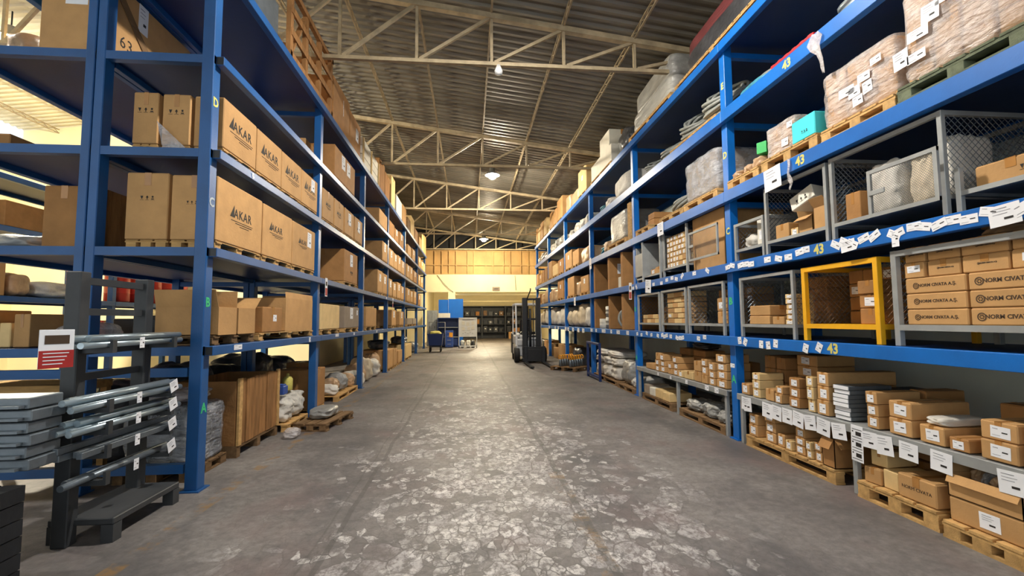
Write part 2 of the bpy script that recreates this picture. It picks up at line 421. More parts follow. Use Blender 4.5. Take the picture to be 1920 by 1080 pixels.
def marks_mesh(w, m='ink'):
    k = ('MK', w, m)
    if k in _txt: return _txt[k]
    b = MB()
    for q in (-1, 0, 1):
        c = q * w * .34
        b.box(c - w * .12, c + w * .12, -w * .17, -w * .155, 0, .002)
        if q == -1: b.add([(c - w * .09, w * .12, .002), (c, -w * .12, .002), (c + w * .09, w * .12, .002)], [(0, 1, 2)])
        elif q == 0: b.box(c - w * .02, c + w * .02, -w * .12, w * .12, 0, .002); b.add([(c - w * .09, 0, .002), (c + w * .09, 0, .002), (c, w * .14, .002)], [(0, 1, 2)])
        else: b.box(c - w * .08, c + w * .08, -w * .12, -w * .06, 0, .002); b.box(c - w * .05, c + w * .05, 0, w * .12, 0, .002)
    _txt[k] = b.mesh('handling_marks', m); return _txt[k]

def carton(label, x0, x1, y0, y1, z0, h, m='tan', tags=(), logo=None, marks=None, tape=True, name='cardboard_box', cat='box', group=None, yaw=0., gap=.003):
    """closed carton: tags = (face, along, up, w, h[, style]) measured from the face centre"""
    if x1 < x0: x0, x1 = x1, x0
    if y1 < y0: y0, y1 = y1, y0
    cx, cy = (x0 + x1) / 2, (y0 + y1) / 2; a, b = (x1 - x0) / 2 - gap, (y1 - y0) / 2 - gap
    mb = MB(); c = min(.008, .06 * min(a, b, h))
    mb.box(-a, a, -b, b, 0, h, c)
    # lid flaps meeting at a seam
    if a < b: mb.box(-a + c, -.003, -b + c, b - c, h - .001, h + .003); mb.box(.003, a - c, -b + c, b - c, h - .001, h + .003)
    else: mb.box(-a + c, a - c, -b + c, -.003, h - .001, h + .003); mb.box(-a + c, a - c, .003, b - c, h - .001, h + .003)
    o = mb.build(name, m, None, (cx, cy, z0), yaw); tag(o, label, cat, group)
    if tape:
        t = MB(); w = min(.03, .18 * min(a, b))
        if a < b:
            t.box(-w, w, -b - .002, b + .002, h + .002, h + .0045); 
            for sg in (-1, 1): t.box(-w, w, sg * b, sg * (b + .002), h - min(.12, .4 * h), h + .004)
        else:
            t.box(-a - .002, a + .002, -w, w, h + .002, h + .0045)
            for sg in (-1, 1): t.box(sg * a, sg * (a + .002), -w, w, h - min(.12, .4 * h), h + .004)
        t.build('packing_tape', 'tape', o)
    def put(nm, me, face, u, v, roll=0.):
        fl = {'-X': (-a - .0005, -u, h / 2 + v), '+X': (a + .0005, u, h / 2 + v), '-Y': (u, -b - .0005, h / 2 + v)}[face]
        return on_face(nm, me, o, face, fl, roll)
    for tg in tags:
        face, u, v, w, hh = tg[:5]; put('paper_label', paper_mesh(w, hh, tg[5] if len(tg) > 5 else 0), face, u, v, RN.uniform(-.05, .05))
    if logo: put('printed_logo', logo[0], logo[1], logo[2], logo[3])
    if marks: put('handling_marks', marks_mesh(marks[3]), marks[0], marks[1], marks[2])
    return o

def open_carton(label, x0, x1, y0, y1, z0, h, m='tan', flap=.16, angs=(2.2, 2.0, 2.4, 1.2), name='open_cardboard_box', yaw=0., group=None, tags=()):
    cx, cy = (x0 + x1) / 2, (y0 + y1) / 2; a, b = (x1 - x0) / 2 - .003, (y1 - y0) / 2 - .003; t = .006
    o = thing(name, label, 'box', (cx, cy, z0), yaw, group)
    mb = MB(); mb.box(-a, a, -b, b, 0, t)
    mb.box(-a, -a + t, -b, b, 0, h); mb.box(a - t, a, -b, b, 0, h); mb.box(-a, a, -b, -b + t, 0, h); mb.box(-a, a, b - t, b, 0, h)
    mb.build('box_body', m, o)
    for i, (ax, ln) in enumerate((((-a, 0), b), ((a, 0), b), ((0, -b), a), ((0, b), a))):
        an = angs[i]
        if an is None: continue
        dx = (-1, 1, 0, 0)[i]; dy = (0, 0, -1, 1)[i]
        p = Vector((ax[0], ax[1], h)); d = Vector((dx * math.sin(an), dy * math.sin(an), math.cos(an)))
        e = Vector((abs(dy), abs(dx), 0)) * (ln - .004); n = d.cross(e).normalized() * .002
        q = [p - e, p + e, p + e * .98 + d * flap, p - e * .98 + d * flap]
        f = MB(); f.add([v + n for v in q] + [v - n for v in q], [(0, 1, 2, 3), (7, 6, 5, 4), (0, 4, 5, 1), (1, 5, 6, 2), (2, 6, 7, 3), (3, 7, 4, 0)])
        f.build('box_flap', m, o)
    for tg in tags:
        face, u, v, w, hh = tg[:5]
        fl = {'-X': (-a - .001, -u, h / 2 + v), '+X': (a + .001, u, h / 2 + v), '-Y': (u, -b - .001, h / 2 + v)}[face]
        on_face('paper_label', paper_mesh(w, hh, 0), o, face, fl)
    return o

def pallet(label, x0, x1, y0, y1, z0=0., h=.13, m='wood', along='Y', name='wooden_pallet', rz=0., group=None, simple=False):
    """boards on three runners; along = direction of the runners"""
    cx, cy = (x0 + x1) / 2, (y0 + y1) / 2; a, b = abs(x1 - x0) / 2, abs(y1 - y0) / 2
    o = thing(name, label, 'pallet', (cx, cy, z0), rz, group)
    t = .02 if h > .1 else .012; d = MB()
    if along == 'Y':
        n = max(3, int(2 * b / .15))
        for i in range(n):
            y = -b + (2 * b) * (i + .5) / n; d.box(-a, a, y - b / n * .86, y + b / n * .86, h - t, h, .002)
        for sx in (-1, 0, 1): d.box(sx * (a - .05) - .045, sx * (a - .05) + .045, -b, b, h - 2 * t, h - t + .001)
    else:
        n = max(3, int(2 * a / .15))
        for i in range(n):
            x = -a + (2 * a) * (i + .5) / n; d.box(x - a / n * .86, x + a / n * .86, -b, b, h - t, h, .002)
        for sy in (-1, 0, 1): d.box(-a, a, sy * (b - .05) - .045, sy * (b - .05) + .045, h - 2 * t, h - t + .001)
    d.build('deck_boards', m, o)
    for q in (-1, 0, 1):
        r = MB()
        for w in (-1, 0, 1):
            if along == 'Y': px, py = q * (a - .05), w * (b - .06)
            else: px, py = w * (a - .06), q * (b - .05)
            r.box(px - .045, px + .045, py - .055, py + .055, t * .8, h - 2 * t + .001, .003)
        if along == 'Y': px = q * (a - .05); r.box(px - .045, px + .045, -b, b, 0, t)
        else: py = q * (b - .05); r.box(-a, a, py - .045, py + .045, 0, t)
        r.build('runner', m, o)
    return o

def wrapped(label, x0, x1, y0, y1, z0, h, core='brown', film='film', nx=2, ny=3, nz=3, name='wrapped_carton_load', tags=(), face='-X', group=None, amp=.02):
    """cartons bound together in stretch film: one load"""
    cx, cy = (x0 + x1) / 2, (y0 + y1) / 2; a, b = abs(x1 - x0) / 2, abs(y1 - y0) / 2
    o = thing(name, label, 'wrapped load', (cx, cy, z0), 0, group)
    mb = MB()
    for i in range(nx):
        for j in range(ny):
            for k in range(nz):
                g = .006; jt = RN.uniform(0, .012)
                mb.box(-a + .02 + jt + 2 * (a - .02) * i / nx + g, -a + .02 - jt * 0 + 2 * (a - .02) * (i + 1) / nx - g, -b + .02 + 2 * (b - .02) * j / ny + g, -b + .02 + 2 * (b - .02) * (j + 1) / ny - g - jt,
                       (h - .03) * k / nz + .001, (h - .03) * (k + 1) / nz - .004, .006)
    mb.build('bound_cartons', core, o)
    f = MB(); f.blob(0, 0, 0.0, 2 * a * 1.0, 2 * b * 1.0, h, 14, amp, RN.randint(0, 99), 14, 5); f.build('stretch_film', film, o)
    for (u, v, w, hh, st) in tags:
        fl = (-a - .012, -u, v) if face == '-X' else ((a + .012, u, v) if face == '+X' else (u, -b - .012, v))
        on_face('paper_label', paper_mesh(w, hh, st), o, face, fl, RN.uniform(-.08, .08))
    return o

def lump(label, x0, x1, y0, y1, z0, h, m, name='wrapped_bundle', cat='bundle', p=5, amp=.05, freq=4, res=12, sag=.0, group=None, straps=0, strapm='film'):
    cx, cy = (x0 + x1) / 2, (y0 + y1) / 2; a, b = abs(x1 - x0), abs(y1 - y0)
    mb = MB(); mb.blob(0, 0, 0, a * .92, b * .92, h, p, amp, RN.randint(0, 200), res, freq, 0, sag)
    o = mb.build(name, m, None, (cx, cy, z0)); tag(o, label, cat, group)
    return o

def coil(label, c, R, r, n, axis, m='cable', name='cable_coil', spread=.3, ell=1., group=None, z0=None, band=.26):
    ax = Vector(axis).normalized(); u = ax.orthogonal().normalized(); 
    if abs(ax.z) < .9:
        u = Vector((0, 0, 1)).cross(ax).normalized()
    w = ax.cross(u); pts = []; K = 22
    for t in range(n * K + 1):
        k = t // K; an = 2 * PI * t / K
        ph = 2 * PI * t / K * .618 / 1. + .5 * math.sin(k * 1.7); q = .75 + .25 * math.sin(k * 2.9)
        Rk = R - band * R + band * R * q * math.cos(ph); off = spread * .5 * q * math.sin(ph)
        p = u * (Rk * math.cos(an)) + w * (Rk * ell * math.sin(an)) + ax * off
        pts.append(p)
    mb = MB(); mb.tube(pts, r, 6)
    zmin = min(v[2] for v in mb.v)
    loc = Vector(c)
    if z0 is not None: loc.z = z0 - zmin
    o = mb.build(name, m, None, loc); tag(o, label, 'cable coil', group)
    return o

def wire(mb, o, ea, eb, la, lb, pitch, r):
    """diamond wire lattice over the rectangle o + ea*[0,la] + eb*[0,lb]"""
    o, ea, eb = Vector(o), Vector(ea), Vector(eb); asp = 1.0
    t = -lb
    while t < la:
        for sg in (0, 1):
            s0, s1 = max(t, 0), min(t + lb, la)
            if s1 - s0 > .01:
                v0, v1 = s0 - t, s1 - t
                if sg: v0, v1 = lb - v0, lb - v1
                p = o + ea * s0 + eb * v0; q = o + ea * s1 + eb * v1
                d = (q - p).normalized(); n = ea.cross(eb).normalized(); w = d.cross(n)
                A = [p + n * r, p - n * r * .5 + w * r, p - n * r * .5 - w * r]; B = [x + (q - p) for x in A]
                mb.add(A + B, [(0, 1, 4, 3), (1, 2, 5, 4), (2, 0, 3, 5)])
        t += pitch

def cage(label, x0, x1, y0, y1, z0, z1, m='galv', wm=None, pitch=.055, front='open', t=.035, foot=.12, name='mesh_cage', wr=.0022, front_h=None, nofilm=True, top=True):
    """open-fronted stillage: corner frame, floor tray, mesh sides and back (front faces -X)"""
    if y1 < y0: y0, y1 = y1, y0
    o = thing(name, label, 'cage', ((x0 + x1) / 2, (y0 + y1) / 2, z0)); cx, cy = (x0 + x1) / 2, (y0 + y1) / 2
    X0, X1, Y0, Y1 = x0 - cx, x1 - cx, y0 - cy, y1 - cy; H = z1 - z0
    f = MB()
    for x in (X0, X1 - t):
        for y in (Y0, Y1 - t): f.box(x, x + t, y, y + t, 0, H, .003)
    for z in ((foot, H - t) if top else (foot,)):
        f.box(X0 + .001, X0 + t - .001, Y0 + .004, Y1 - .004, z, z + t - .002); f.box(X1 - t + .001, X1 - .001, Y0 + .004, Y1 - .004, z, z + t - .002)
        f.box(X0 + .002, X1 - .002, Y0 + .002, Y0 + t - .002, z + .001, z + t - .001); f.box(X0 + .002, X1 - .002, Y1 - t + .002, Y1 - .002, z + .001, z + t - .001)
    f.build('cage_frame', m, o)
    tr = MB(); tr.box(X0 + t * .5, X1 - t * .5, Y0 + t * .5, Y1 - t * .5, foot + t - .012, foot + t - .004); tr.build('floor_tray', m, o)
    hh = H - foot - 2 * t; zb = foot + t
    for (oo, ea, la) in (((X0 + t, Y0 + t / 2, zb), (1, 0, 0), X1 - X0 - 2 * t), ((X0 + t, Y1 - t / 2, zb), (1, 0, 0), X1 - X0 - 2 * t), ((X1 - t / 2, Y0 + t, zb), (0, 1, 0), Y1 - Y0 - 2 * t)):
        w = MB(); wire(w, oo, ea, (0, 0, 1), la, hh, pitch, wr); w.build('side_mesh', wm or m, o)
    if front == 'mesh':
        w = MB(); wire(w, (X0 + t / 2, Y0 + t, zb), (0, 1, 0), (0, 0, 1), Y1 - Y0 - 2 * t, hh, pitch, wr); w.build('front_mesh', wm or m, o)
    return o, foot + t - .004 + z0

def grid_boxes(where, x0, depth, y0, y1, z0, rows, m='tan', tagp=.6, logo=None, hs=None, jit=.01, nmax=None, base='cartons', face='-X', desc=None, far=True):
    """rows of small cartons seen from the aisle; rows = list of counts from the bottom; order counted from the far end"""
    z = z0; H = hs
    for k, n in enumerate(rows):
        if n == 0: continue
        w = (y1 - y0) / n; h = H[k] if isinstance(H, (list, tuple)) else H
        for i in range(n):
            yb = y1 - w * i; ya = yb - w
            dj = RN.uniform(0, jit); md = m if isinstance(m, str) else m[(i + k) % len(m)]
            tg = [(face, RN.uniform(-.1, .1) * w, 0, min(.10, .5 * w), min(.07, .55 * h))] if RN.random() < tagp else []
            lab = f"{desc or 'small tan carton'}{', labelled' if tg else ''}, {ORD[i]} from far end, {'bottom' if k == 0 else ORD[k]} row, {where}"
            xa = x0 + dj
            carton(lab, xa, xa + depth, ya + RN.uniform(.001, .006), yb - RN.uniform(.001, .006), z + .002, h - .008 - RN.uniform(0, .006), md, tg, tape=False, name='small_carton', logo=(logo, face, 0, 0) if logo and RN.random() < .8 else None)
        z += h

def columns(where, x0, cols, z0, desc='tan carton', face='-X', name='carton', start=0):
    """stacks along the shelf: (yfar, ynear, [heights], depth, material, tag chance); counted from the far end"""
    for i, (yf, yn, hs, dep, m, tp) in enumerate(cols):
        z = z0
        for k, h in enumerate(hs):
            w = yf - yn; has = RN.random() < tp
            tg = [(face, RN.uniform(-.06, .06) * w, RN.uniform(-.05, .05) * h, min(.12, .5 * w), min(.085, .6 * h), 0)] if has else []
            tier = 'alone' if len(hs) == 1 else ('bottom' if k == 0 else ('topmost' if k == len(hs) - 1 else ORD[k] + ' up'))
            d2 = {'tan': 'tan', 'brown': 'brown', 'pale': 'pale', 'whiteboard': 'white', 'grayboard': 'grey'}.get(m, 'tan')
            lab = f"{d2} {'labelled ' if has else ''}carton, {tier} in {ORD[i + start]} stack from far end, {where}"
            xo = x0 + RN.uniform(0, .02) if face == '-X' else x0 - RN.uniform(0, .02)
            xs = (xo, xo + dep) if face == '-X' else (xo - dep, xo)
            carton(lab, xs[0], xs[1], yn + .004, yf - .004, z + .002, h - .007, m, tg, name=name)
            z += h
    return

# ------------------------------------------------------------------ camera
def make_camera():
    f = 860.0; vx, vy = (880 - 960) / f, (601 - 540) / f
    d = Vector((vx, vy, 1)).normalized(); u = Vector((0, -1, 0)); u = (u - d * u.dot(d)).normalized()
    r = d.cross(u)
    if r.x < 0: r = -r
    # world axes expressed in the lens frame (x right, y down, z forward) -> lens axes in the world
    right = Vector((r.x, d.x, u.x)); down = Vector((r.y, d.y, u.y)); fwd = Vector((r.z, d.z, u.z))
    c = bpy.data.cameras.new('camera'); c.sensor_width = 36; c.lens = f / 1920 * 36; c.clip_end = 200; c.clip_start = .05
    o = bpy.data.objects.new('camera', c); COL.objects.link(o)
    b = -fwd; up = -down
    o.matrix_world = Matrix(((right.x, up.x, b.x, 0), (right.y, up.y, b.y, 0), (right.z, up.z, b.z, 1.5), (0, 0, 0, 1)))
    SC.camera = o
make_camera()

# ------------------------------------------------------------------ the hall
RIDGE = -9.0
def roof_z(x): return 6.82 - .127 * x if x > RIDGE else 6.82 - .127 * RIDGE - .127 * (RIDGE - x)
b = MB(); b.box(-14, 8, -5, 40, -.15, 0); struct('floor', b, 'floor')
# corrugated roof: ribs run across the hall
b = MB(); per = .2; y = -5.; prof = []
while y < 28.0:
    prof += [(y, 0), (y + .06, 0), (y + .09, .038), (y + .17, .038)]; y += per
vs = []; fs = []
for (yy, dz) in prof:
    for x in (4.95, -4.95, RIDGE, -13.6): vs.append((x, yy, roof_z(x) + dz))
n = len(prof)
for i in range(n - 1):
    for j in range(1): fs.append((i * 4 + j, i * 4 + j + 1, (i + 1) * 4 + j + 1, (i + 1) * 4 + j))
b.add(vs, fs); vs2 = [(x, y, z + .06) for x, y, z in vs]; b.add(vs2, [f[::-1] for f in fs]); struct('ceiling', b, 'roof')
b = MB(); fs = [(i * 4 + j, i * 4 + j + 1, (i + 1) * 4 + j + 1, (i + 1) * 4 + j) for i in range(n - 1) for j in (1, 2)]
b.add(vs, fs); b.add(vs2, [f[::-1] for f in fs]); struct('ceiling_side_hall', b, 'roofpale')
b = MB(); b.box(4.85, 5.05, -5, 28, 0, 6.25); struct('wall_right', b, 'palewall')
b = MB(); b.box(-13.8, -13.6, -5, 15.2, 0, 6.3 + .05); struct('wall_left', b, 'cream')
b = MB(); b.box(-13.6, -4.95, 15.0, 15.2, 0, 7.1); b.add([(-13.6, 15.0, 7.1), (-4.95, 15.0, 7.1), (-4.95, 15, 7.4), (RIDGE, 15, 7.95), (-13.6, 15, 7.38)], [(0, 1, 2, 3, 4)]); struct('wall_left_end', b, 'cream')
YE = 27.5
b = MB()
b.box(-5.0, 4.85, YE, YE + .25, 3.2, 4.25); b.box(-1.25, -.85, YE, YE + .25, 0, 3.2); b.box(-5.0, -2.75, YE, YE + .25, 0, 3.2)
struct('wall_end', b, 'cream')
b = MB(); b.box(-5.0, -4.9, 15.2, YE, 0, 7.3); struct('wall_left_far', b, 'cream')
b = MB(); b.box(-5.0, 4.85, YE + .08, YE + .12, 4.25, 5.72); pw = struct('wall_end_plywood', b, 'plywood')
b = MB()
for x in (-3.3, -2.05, -1.62, -1.2, -.78, -.1, .28, 1.0, 1.42, 2.05, 2.45, 3.1, 3.55, 4.2): b.box(x - .035, x + .035, YE, YE + .08, 4.25, 5.72)
for z in (4.28, 4.83, 5.69): b.box(-5.0, 4.85, YE + .01, YE + .07, z - .03, z + .03)
b.build('panel_battens', 'plywood', pw)
b = MB(); b.box(-5., 4.85, YE + .4, YE + .45, 5.72, 7.6); struct('wall_gable', b, 'blackvoid')
# the room past the opening
b = MB(); b.box(-3.0, 6., 39.5, 39.7, 0, 4.2); b.box(-3.2, -3.0, YE + .25, 39.7, 0, 4.2); b.box(6., 6.2, YE + .25, 39.7, 0, 4.2); struct('wall_back_room', b, 'cream')
b = MB(); b.box(-3.2, 6.2, YE + .25, 39.7, 4.2, 4.3); struct('ceiling_back_room', b, 'cream')
b = MB(); b.box(-.85, 4.85, YE + .26, YE + .34, 3.02, 3.12); struct('trim_1', b, 'cream')
b = MB(); b.tube([(-1.9, YE - .03, 4.2), (-1.55, YE - .05, 3.75), (-1.2, YE - .05, 3.38), (-.95, YE - .03, 3.2)], .012, 6); b.tube([(2.75, YE - .03, 4.2), (2.8, YE - .03, 3.3)], .008, 6)
o = b.build('power_cord', 'darksteel'); tag(o, 'thin dark cable sagging down the cream end wall to the opening', 'cable')
b = MB(); b.box(1.38, 1.82, YE - .03, YE, 3.27, 3.50, .004); o = b.build('wall_plate', 'grayboard'); tag(o, 'small framed brown sign above the wide opening in the end wall', 'sign')
b = MB(); b.box(-.16, .16, -.06, .06, 0, .005); q = MB(); 
q.box(-.15, .15, -.035, -.02, 0, .006); q.box(-.15, .15, .02, .035, 0, .006); q.box(-.1, .1, -.005, .005, 0, .006)
on_face('sign_lines', q.mesh('sign_lines', 'ink'), o, '-Y', (1.6, YE - .031, 3.385))

def truss(Y, label, x0=-9., x1=4.6):
    o = thing('roof_truss', label, 'roof truss', (0, Y, 0), 0, 'steel roof trusses')
    zl = 5.75; top = lambda x: 6.62 - .127 * x
    a = MB(); a.bar((x0, 0, zl), (x1, 0, zl), .07, .06); a.build('lower_chord', 'steelframe', o)
    a = MB(); a.bar((x0, 0, top(x0)), (x1 + .2, 0, top(x1 + .2)), .11, .09); a.build('upper_chord', 'steelframe', o)
    xs = [x for x in NODES if x0 < x < x1]
    for i, x in enumerate(xs):
        a = MB(); a.bar((x, 0, zl), (x, 0, top(x)), .045); a.build('post', 'steelframe', o)
        if i + 1 < len(xs):
            a = MB(); a.bar((x + .05, 0, zl + .03), (xs[i + 1] - .05, 0, top(xs[i + 1]) - .03), .05); a.build('diagonal', 'steelframe', o)
    a = MB(); a.bar((xs[-1] + .05, 0, zl + .02), (x1, 0, top(x1)), .045); a.build('diagonal', 'steelframe', o)
NODES = [-8.26, -7.03, -5.8, -4.56, -3.32, -2.09, -.86, .37, 1.59, 2.82, 4.05]
for i, Y in enumerate((7.35, 12.4, 17.4, 22.45, 27.3)):
    truss(Y, f"pale lattice roof truss, {ORD[i]} counted from the camera towards the end wall")
for i, x in enumerate(NODES + [-10.2, -11.4, -12.6]):
    z = roof_z(x) - .04
    a = MB(); h = .12
    a.bar((x, -4.5, z - .012), (x, 27.2, z - .012), .03, .022); a.bar((x, -4.5, z - h), (x, 27.2, z - h), .03, .022)
    y = -4.4; sg = 0
    while y < 27.0:
        a.bar((x, y, z - .02 if sg else z - h + .01), (x, y + .17, z - h + .01 if sg else z - .02), .014); y += .17; sg ^= 1
    nm = a.build('roof_purlin', 'steelframe')
    lab = f"pale lattice purlin under the roof sheets, {ORD[len(NODES) - 1 - i] if i < len(NODES) else ORD[i]} inward from the pale wall side"
    tag(nm, lab, 'purlin', 'lattice purlins')

# ------------------------------------------------------------------ lamps
def lamp(x, y, z, label, strength, c=(1, .86, .62, 1), r=.13, drop=.3, deep=False):
    o = thing('high_bay_lamp', label, 'lamp', (x, y, z), 0, 'high bay lamps')
    lo = -.05 if deep else .03
    a = MB(); a.lathe([(.05, .30), (.09, .28), (.10, .16), (.24, lo + .02), (.25, lo), (.235, lo), (.09, .145), (.03, .15)], 24); a.build('housing', 'lampmetal', o)
    a = MB(); a.tube([(0, 0, .28), (0, 0, .28 + drop)], .012, 6); a.build('hanger_rod', 'darksteel', o)
    a = MB(); a.lathe([(.004, -r * .75), (r * .5, -r * .65), (r * .86, -r * .4), (r, 0), (r * .86, r * .4), (r * .5, r * .65), (.004, r * .75)], 20, (0, 0, -.0)); a.build('glowing_bulb', emit_mat('lamp glow', c, strength), o)
WARM = (1, .86, .60, 1); NEU = (1, .95, .88, 1)
lamp(.75, 14.7, 6.2, 'glowing round lamp hanging under the roof in the middle of the aisle', 1700, (1, .90, .72, 1))
lamp(.78, 24.6, 5.85, 'glowing lamp hanging near the end wall above the aisle', 2600, WARM)
lamp(.6, 4.6, 6.1, 'lamp above the near aisle, over the first bays', 2000, NEU, deep=True)
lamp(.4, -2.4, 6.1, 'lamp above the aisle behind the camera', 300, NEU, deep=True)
lamp(-8.3, 8.8, 6.6, 'bright glaring lamp high in the side hall past the double rack', 4200, (1, .90, .70, 1), .18)
lamp(-6.2, 4.6, 5.6, 'added unseen lamp over the side aisle near the camera', 500, NEU, deep=True)  # out-of-view lamp added to brighten the side hall
lamp(1.0, 29.6, 3.6, 'warm lamp under the ceiling of the room past the opening', 2300, WARM)
w = bpy.data.worlds.new('world'); SC.world = w; w.use_nodes = True
w.node_tree.nodes['Background'].inputs[0].default_value = (.86, .94, 1, 1); w.node_tree.nodes['Background'].inputs[1].default_value = 1.5
SC.view_settings.view_transform = 'Standard'; SC.view_settings.look = 'None'; SC.view_settings.gamma = 1; SC.view_settings.use_curve_mapping = False
SC.view_settings.exposure = 0.0
SC.cycles.use_denoising = True; SC.cycles.max_bounces = 6; SC.cycles.diffuse_bounces = 4; SC.cycles.glossy_bounces = 2; SC.cycles.transparent_max_bounces = 12; SC.cycles.sample_clamp_indirect = 6
SC.cycles.caustics_reflective = False; SC.cycles.caustics_refractive = False

# ------------------------------------------------------------------ racks
def rack(label, xf, xb, ys, levels, paint, letters=None, numbers=(), tags=(), post_w=.11, end=False, rear_w=.11):
    """xf = face of the beams on the aisle side, xb = back; returns the thing"""
    s = 1 if xb > xf else -1; face = '-X' if s > 0 else '+X'
    o = thing('pallet_rack', label, 'rack', (0, 0, 0))
    bt = .075; xp = xf + s * bt; ztop = levels[-1][0]
    ups = {}
    for y in ys:
        for side in (0, 1):
            p = MB(); pw_ = post_w if side == 0 else rear_w; x = xp if side == 0 else xb - s * pw_
            p.box(x, x + s * pw_, y, y + .12, .01, ztop - .004, .006)
            p.box(x - s * (.03 if side == 0 else .004), x + s * (pw_ + (.03 if side == 0 else .004)), y - .03, y + .15, 0, .012)
            up = p.build('upright', paint, o); 
            if side == 0: ups[y] = (up, x)
        for (z, th) in levels:
            if end and y == ys[0]: continue
            t = MB(); t.box(xp + s * post_w, xb - s * rear_w, y + .02, y + .09, z - th - .05, z - th + .02); t.build('cross_tie', paint, o)
    beams = {}
    for li, (z, th) in enumerate(levels):
        for i in range(len(ys) - 1):
            y0, y1 = ys[i] + (.03 if i == 0 else 0), ys[i + 1]
            m = MB(); m.box(xf, xf + s * (bt - .001), y0 + .001, y1 - .001, z - th, z, .004)
            if end and i == 0: m.box(xf + s * .006, xf + s * (bt - .007), y0 - .0005, y0 + .002, z - th + .006, z - .006, 0, 1)  # black inset paints the shade inside the hollow beam end
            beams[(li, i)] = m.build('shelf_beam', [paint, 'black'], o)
            m = MB(); m.box(xb - s * .06, xb, y0 + .13, y1 - .001, z - th, z - .004, .004); m.build('rear_beam', paint, o)
            d = MB(); d.box(xf + s * bt, xb - s * .06, y0, y1, z - .028, z - .003)
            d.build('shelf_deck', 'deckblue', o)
    for (y, z, ch, c, sz) in letters or ():
        up, x = ups[y]; on_face('shelf_letter', text_mesh(ch, sz, c, 1, .004), up, face, (x - s * .001, y + .055, z))
    for (li, i, y, num) in numbers:
        z, th = levels[li]; on_face('bay_number', text_mesh(num, .125, 'yellowpaint', 1, .004), beams[(li, i)], face, (xf - s * .001, y, z - th * .52))
    for (li, i, y, dz, w, h, st, roll) in tags:
        z, th = levels[li]; on_face('paper_tag', paper_mesh(w, h, st), beams[(li, i)], face, (xf - s * (.001 + RN.uniform(0, .003)), y, z - th / 2 + dz), roll)
    if end:
        for z in [q[0] for q in levels] + [1.09, .24]:
            t = MB(); t.box(xf + s * .2 if z < 1.2 else xf + s * bt, xb, ys[0] + .005, ys[0] + .075, z - .08, z - .001); t.build('end_beam', paint, o)
    return o
RY = [-1.26, 2.12, 5.5, 8.88, 12.27, 15.66, 19.04, 22.42]
RL = [(1.28, .11), (2.20, .12), (3.12, .14), (4.18, .15), (5.10, .12)]
LY = [4.42, 7.53, 10.66, 13.8, 17.4, 21.6, 25.3]
LL = [(1.28, .085), (2.19, .085), (3.12, .085), (4.03, .085), (5.0, .10)]
rt = []
for y in (5.19, 5.08, 4.98, 4.69, 4.51, 4.36, 4.2, 4.12, 3.75, 3.65, 3.57, 3.46, 3.36, 3.19, 3.16, 3.03, 2.96, 2.85, 2.76, 2.66, 2.54):
    rt.append((1, 1, y, RN.uniform(-.02, .025), .11, .06, 0, RN.choice((-.5, -.25, 0, .12, .3, .5)) if RN.random() < .6 else 0))
rt += [(1, 1, 2.46, -.02, .17, .13, 1, .08), (1, 1, 3.62, -.02, .15, .10, 1, .1), (1, 1, 3.18, -.04, .06, .12, 0, .0), (1, 1, 2.36, 0, .11, .07, 0, .4)]
for y in (5.36, 5.46, 8.82, 8.64, 8.1, 7.81, 7.47, 7.26, 7.06, 6.91, 6.71, 6.33, 5.96): rt.append((1, 2 if y > 5.5 else 1, y, RN.uniform(-.03, .02), .10, .055, 0, RN.uniform(-.9, .9) if RN.random() < .5 else 0))
for y in (5.27, 5.16, 4.86, 4.74, 4.62, 4.18, 4.01): rt.append((0, 1, y, RN.uniform(-.015, .015), .07, .085, 0, RN.uniform(-.5, .5)))
for y in (8.66, 8.44, 8.18, 7.96, 7.68, 7.5, 7.42, 7.33, 7.17, 6.95, 6.85, 6.76, 6.27, 6.1): rt.append((0, 2, y, RN.uniform(-.02, .03), .09, .06, 0, RN.uniform(-.4, .4)))
for y, wd in ((11.56, .14), (10.9, .3), (10.3, .12), (9.8, .22), (9.2, .15), (12.0, .2)): rt.append((0, 3, y, 0, wd, .08, 0, 0))
for y in (18.5, 17.2, 16.6): rt.append((0, 5, y, -.02, .2, .11, 0, 0))
for y in (15.3, 14.9, 14.2, 13.5, 12.9): rt.append((0, 4, y, -.03, .25, .12, 0, 0))
rt += [(2, 1, 4.55, -.05, .27, .24, 1, .05), (1, 2, 8.05, -.04, .26, .24, 1, -.1), (2, 2, 7.45, -.02, .24, .22, 1, .0), (1, 3, 8.98, -.07, .16, .34, 3, -.05), (0, 1, 5.44, -.3, .09, .05, 0, 0), (2, 3, 12.0, -.05, .2, .3, 1, .1), (1, 4, 13.9, -.08, .2, .25, 1, 0)]
rt = [t if not (t[2] < 5.5 and t[1] == 2) else t for t in rt]
LET = []
for y in (5.5,):
    LET += [(y, .74, 'A', 'greenpaint', .13), (y, 1.72, 'B', 'greenpaint', .13), (y, 2.62, 'C', 'yellowpaint', .12), (y, 3.62, 'D', 'yellowpaint', .12), (y, 4.55, 'E', 'yellowpaint', .12)]
LET += [(8.88, .74, 'A', 'greenpaint', .13), (8.88, 1.7, 'B', 'greenpaint', .13)]
rack('blue steel pallet rack with yellow 43 marks along the pale wall', 3.24, 4.50, RY, RL, 'blue', LET, [(3, 1, 4.25, '43'), (2, 1, 4.13, '43'), (1, 1, 3.95, '43'), (0, 1, 3.85, '43')], rt)
LLET = [(4.42, .72, 'A', 'greenpaint', .12), (4.42, 1.68, 'B', 'greenpaint', .12), (4.42, 2.62, 'C', 'whitepaint', .12), (4.42, 3.58, 'D', 'yellowpaint', .12)]
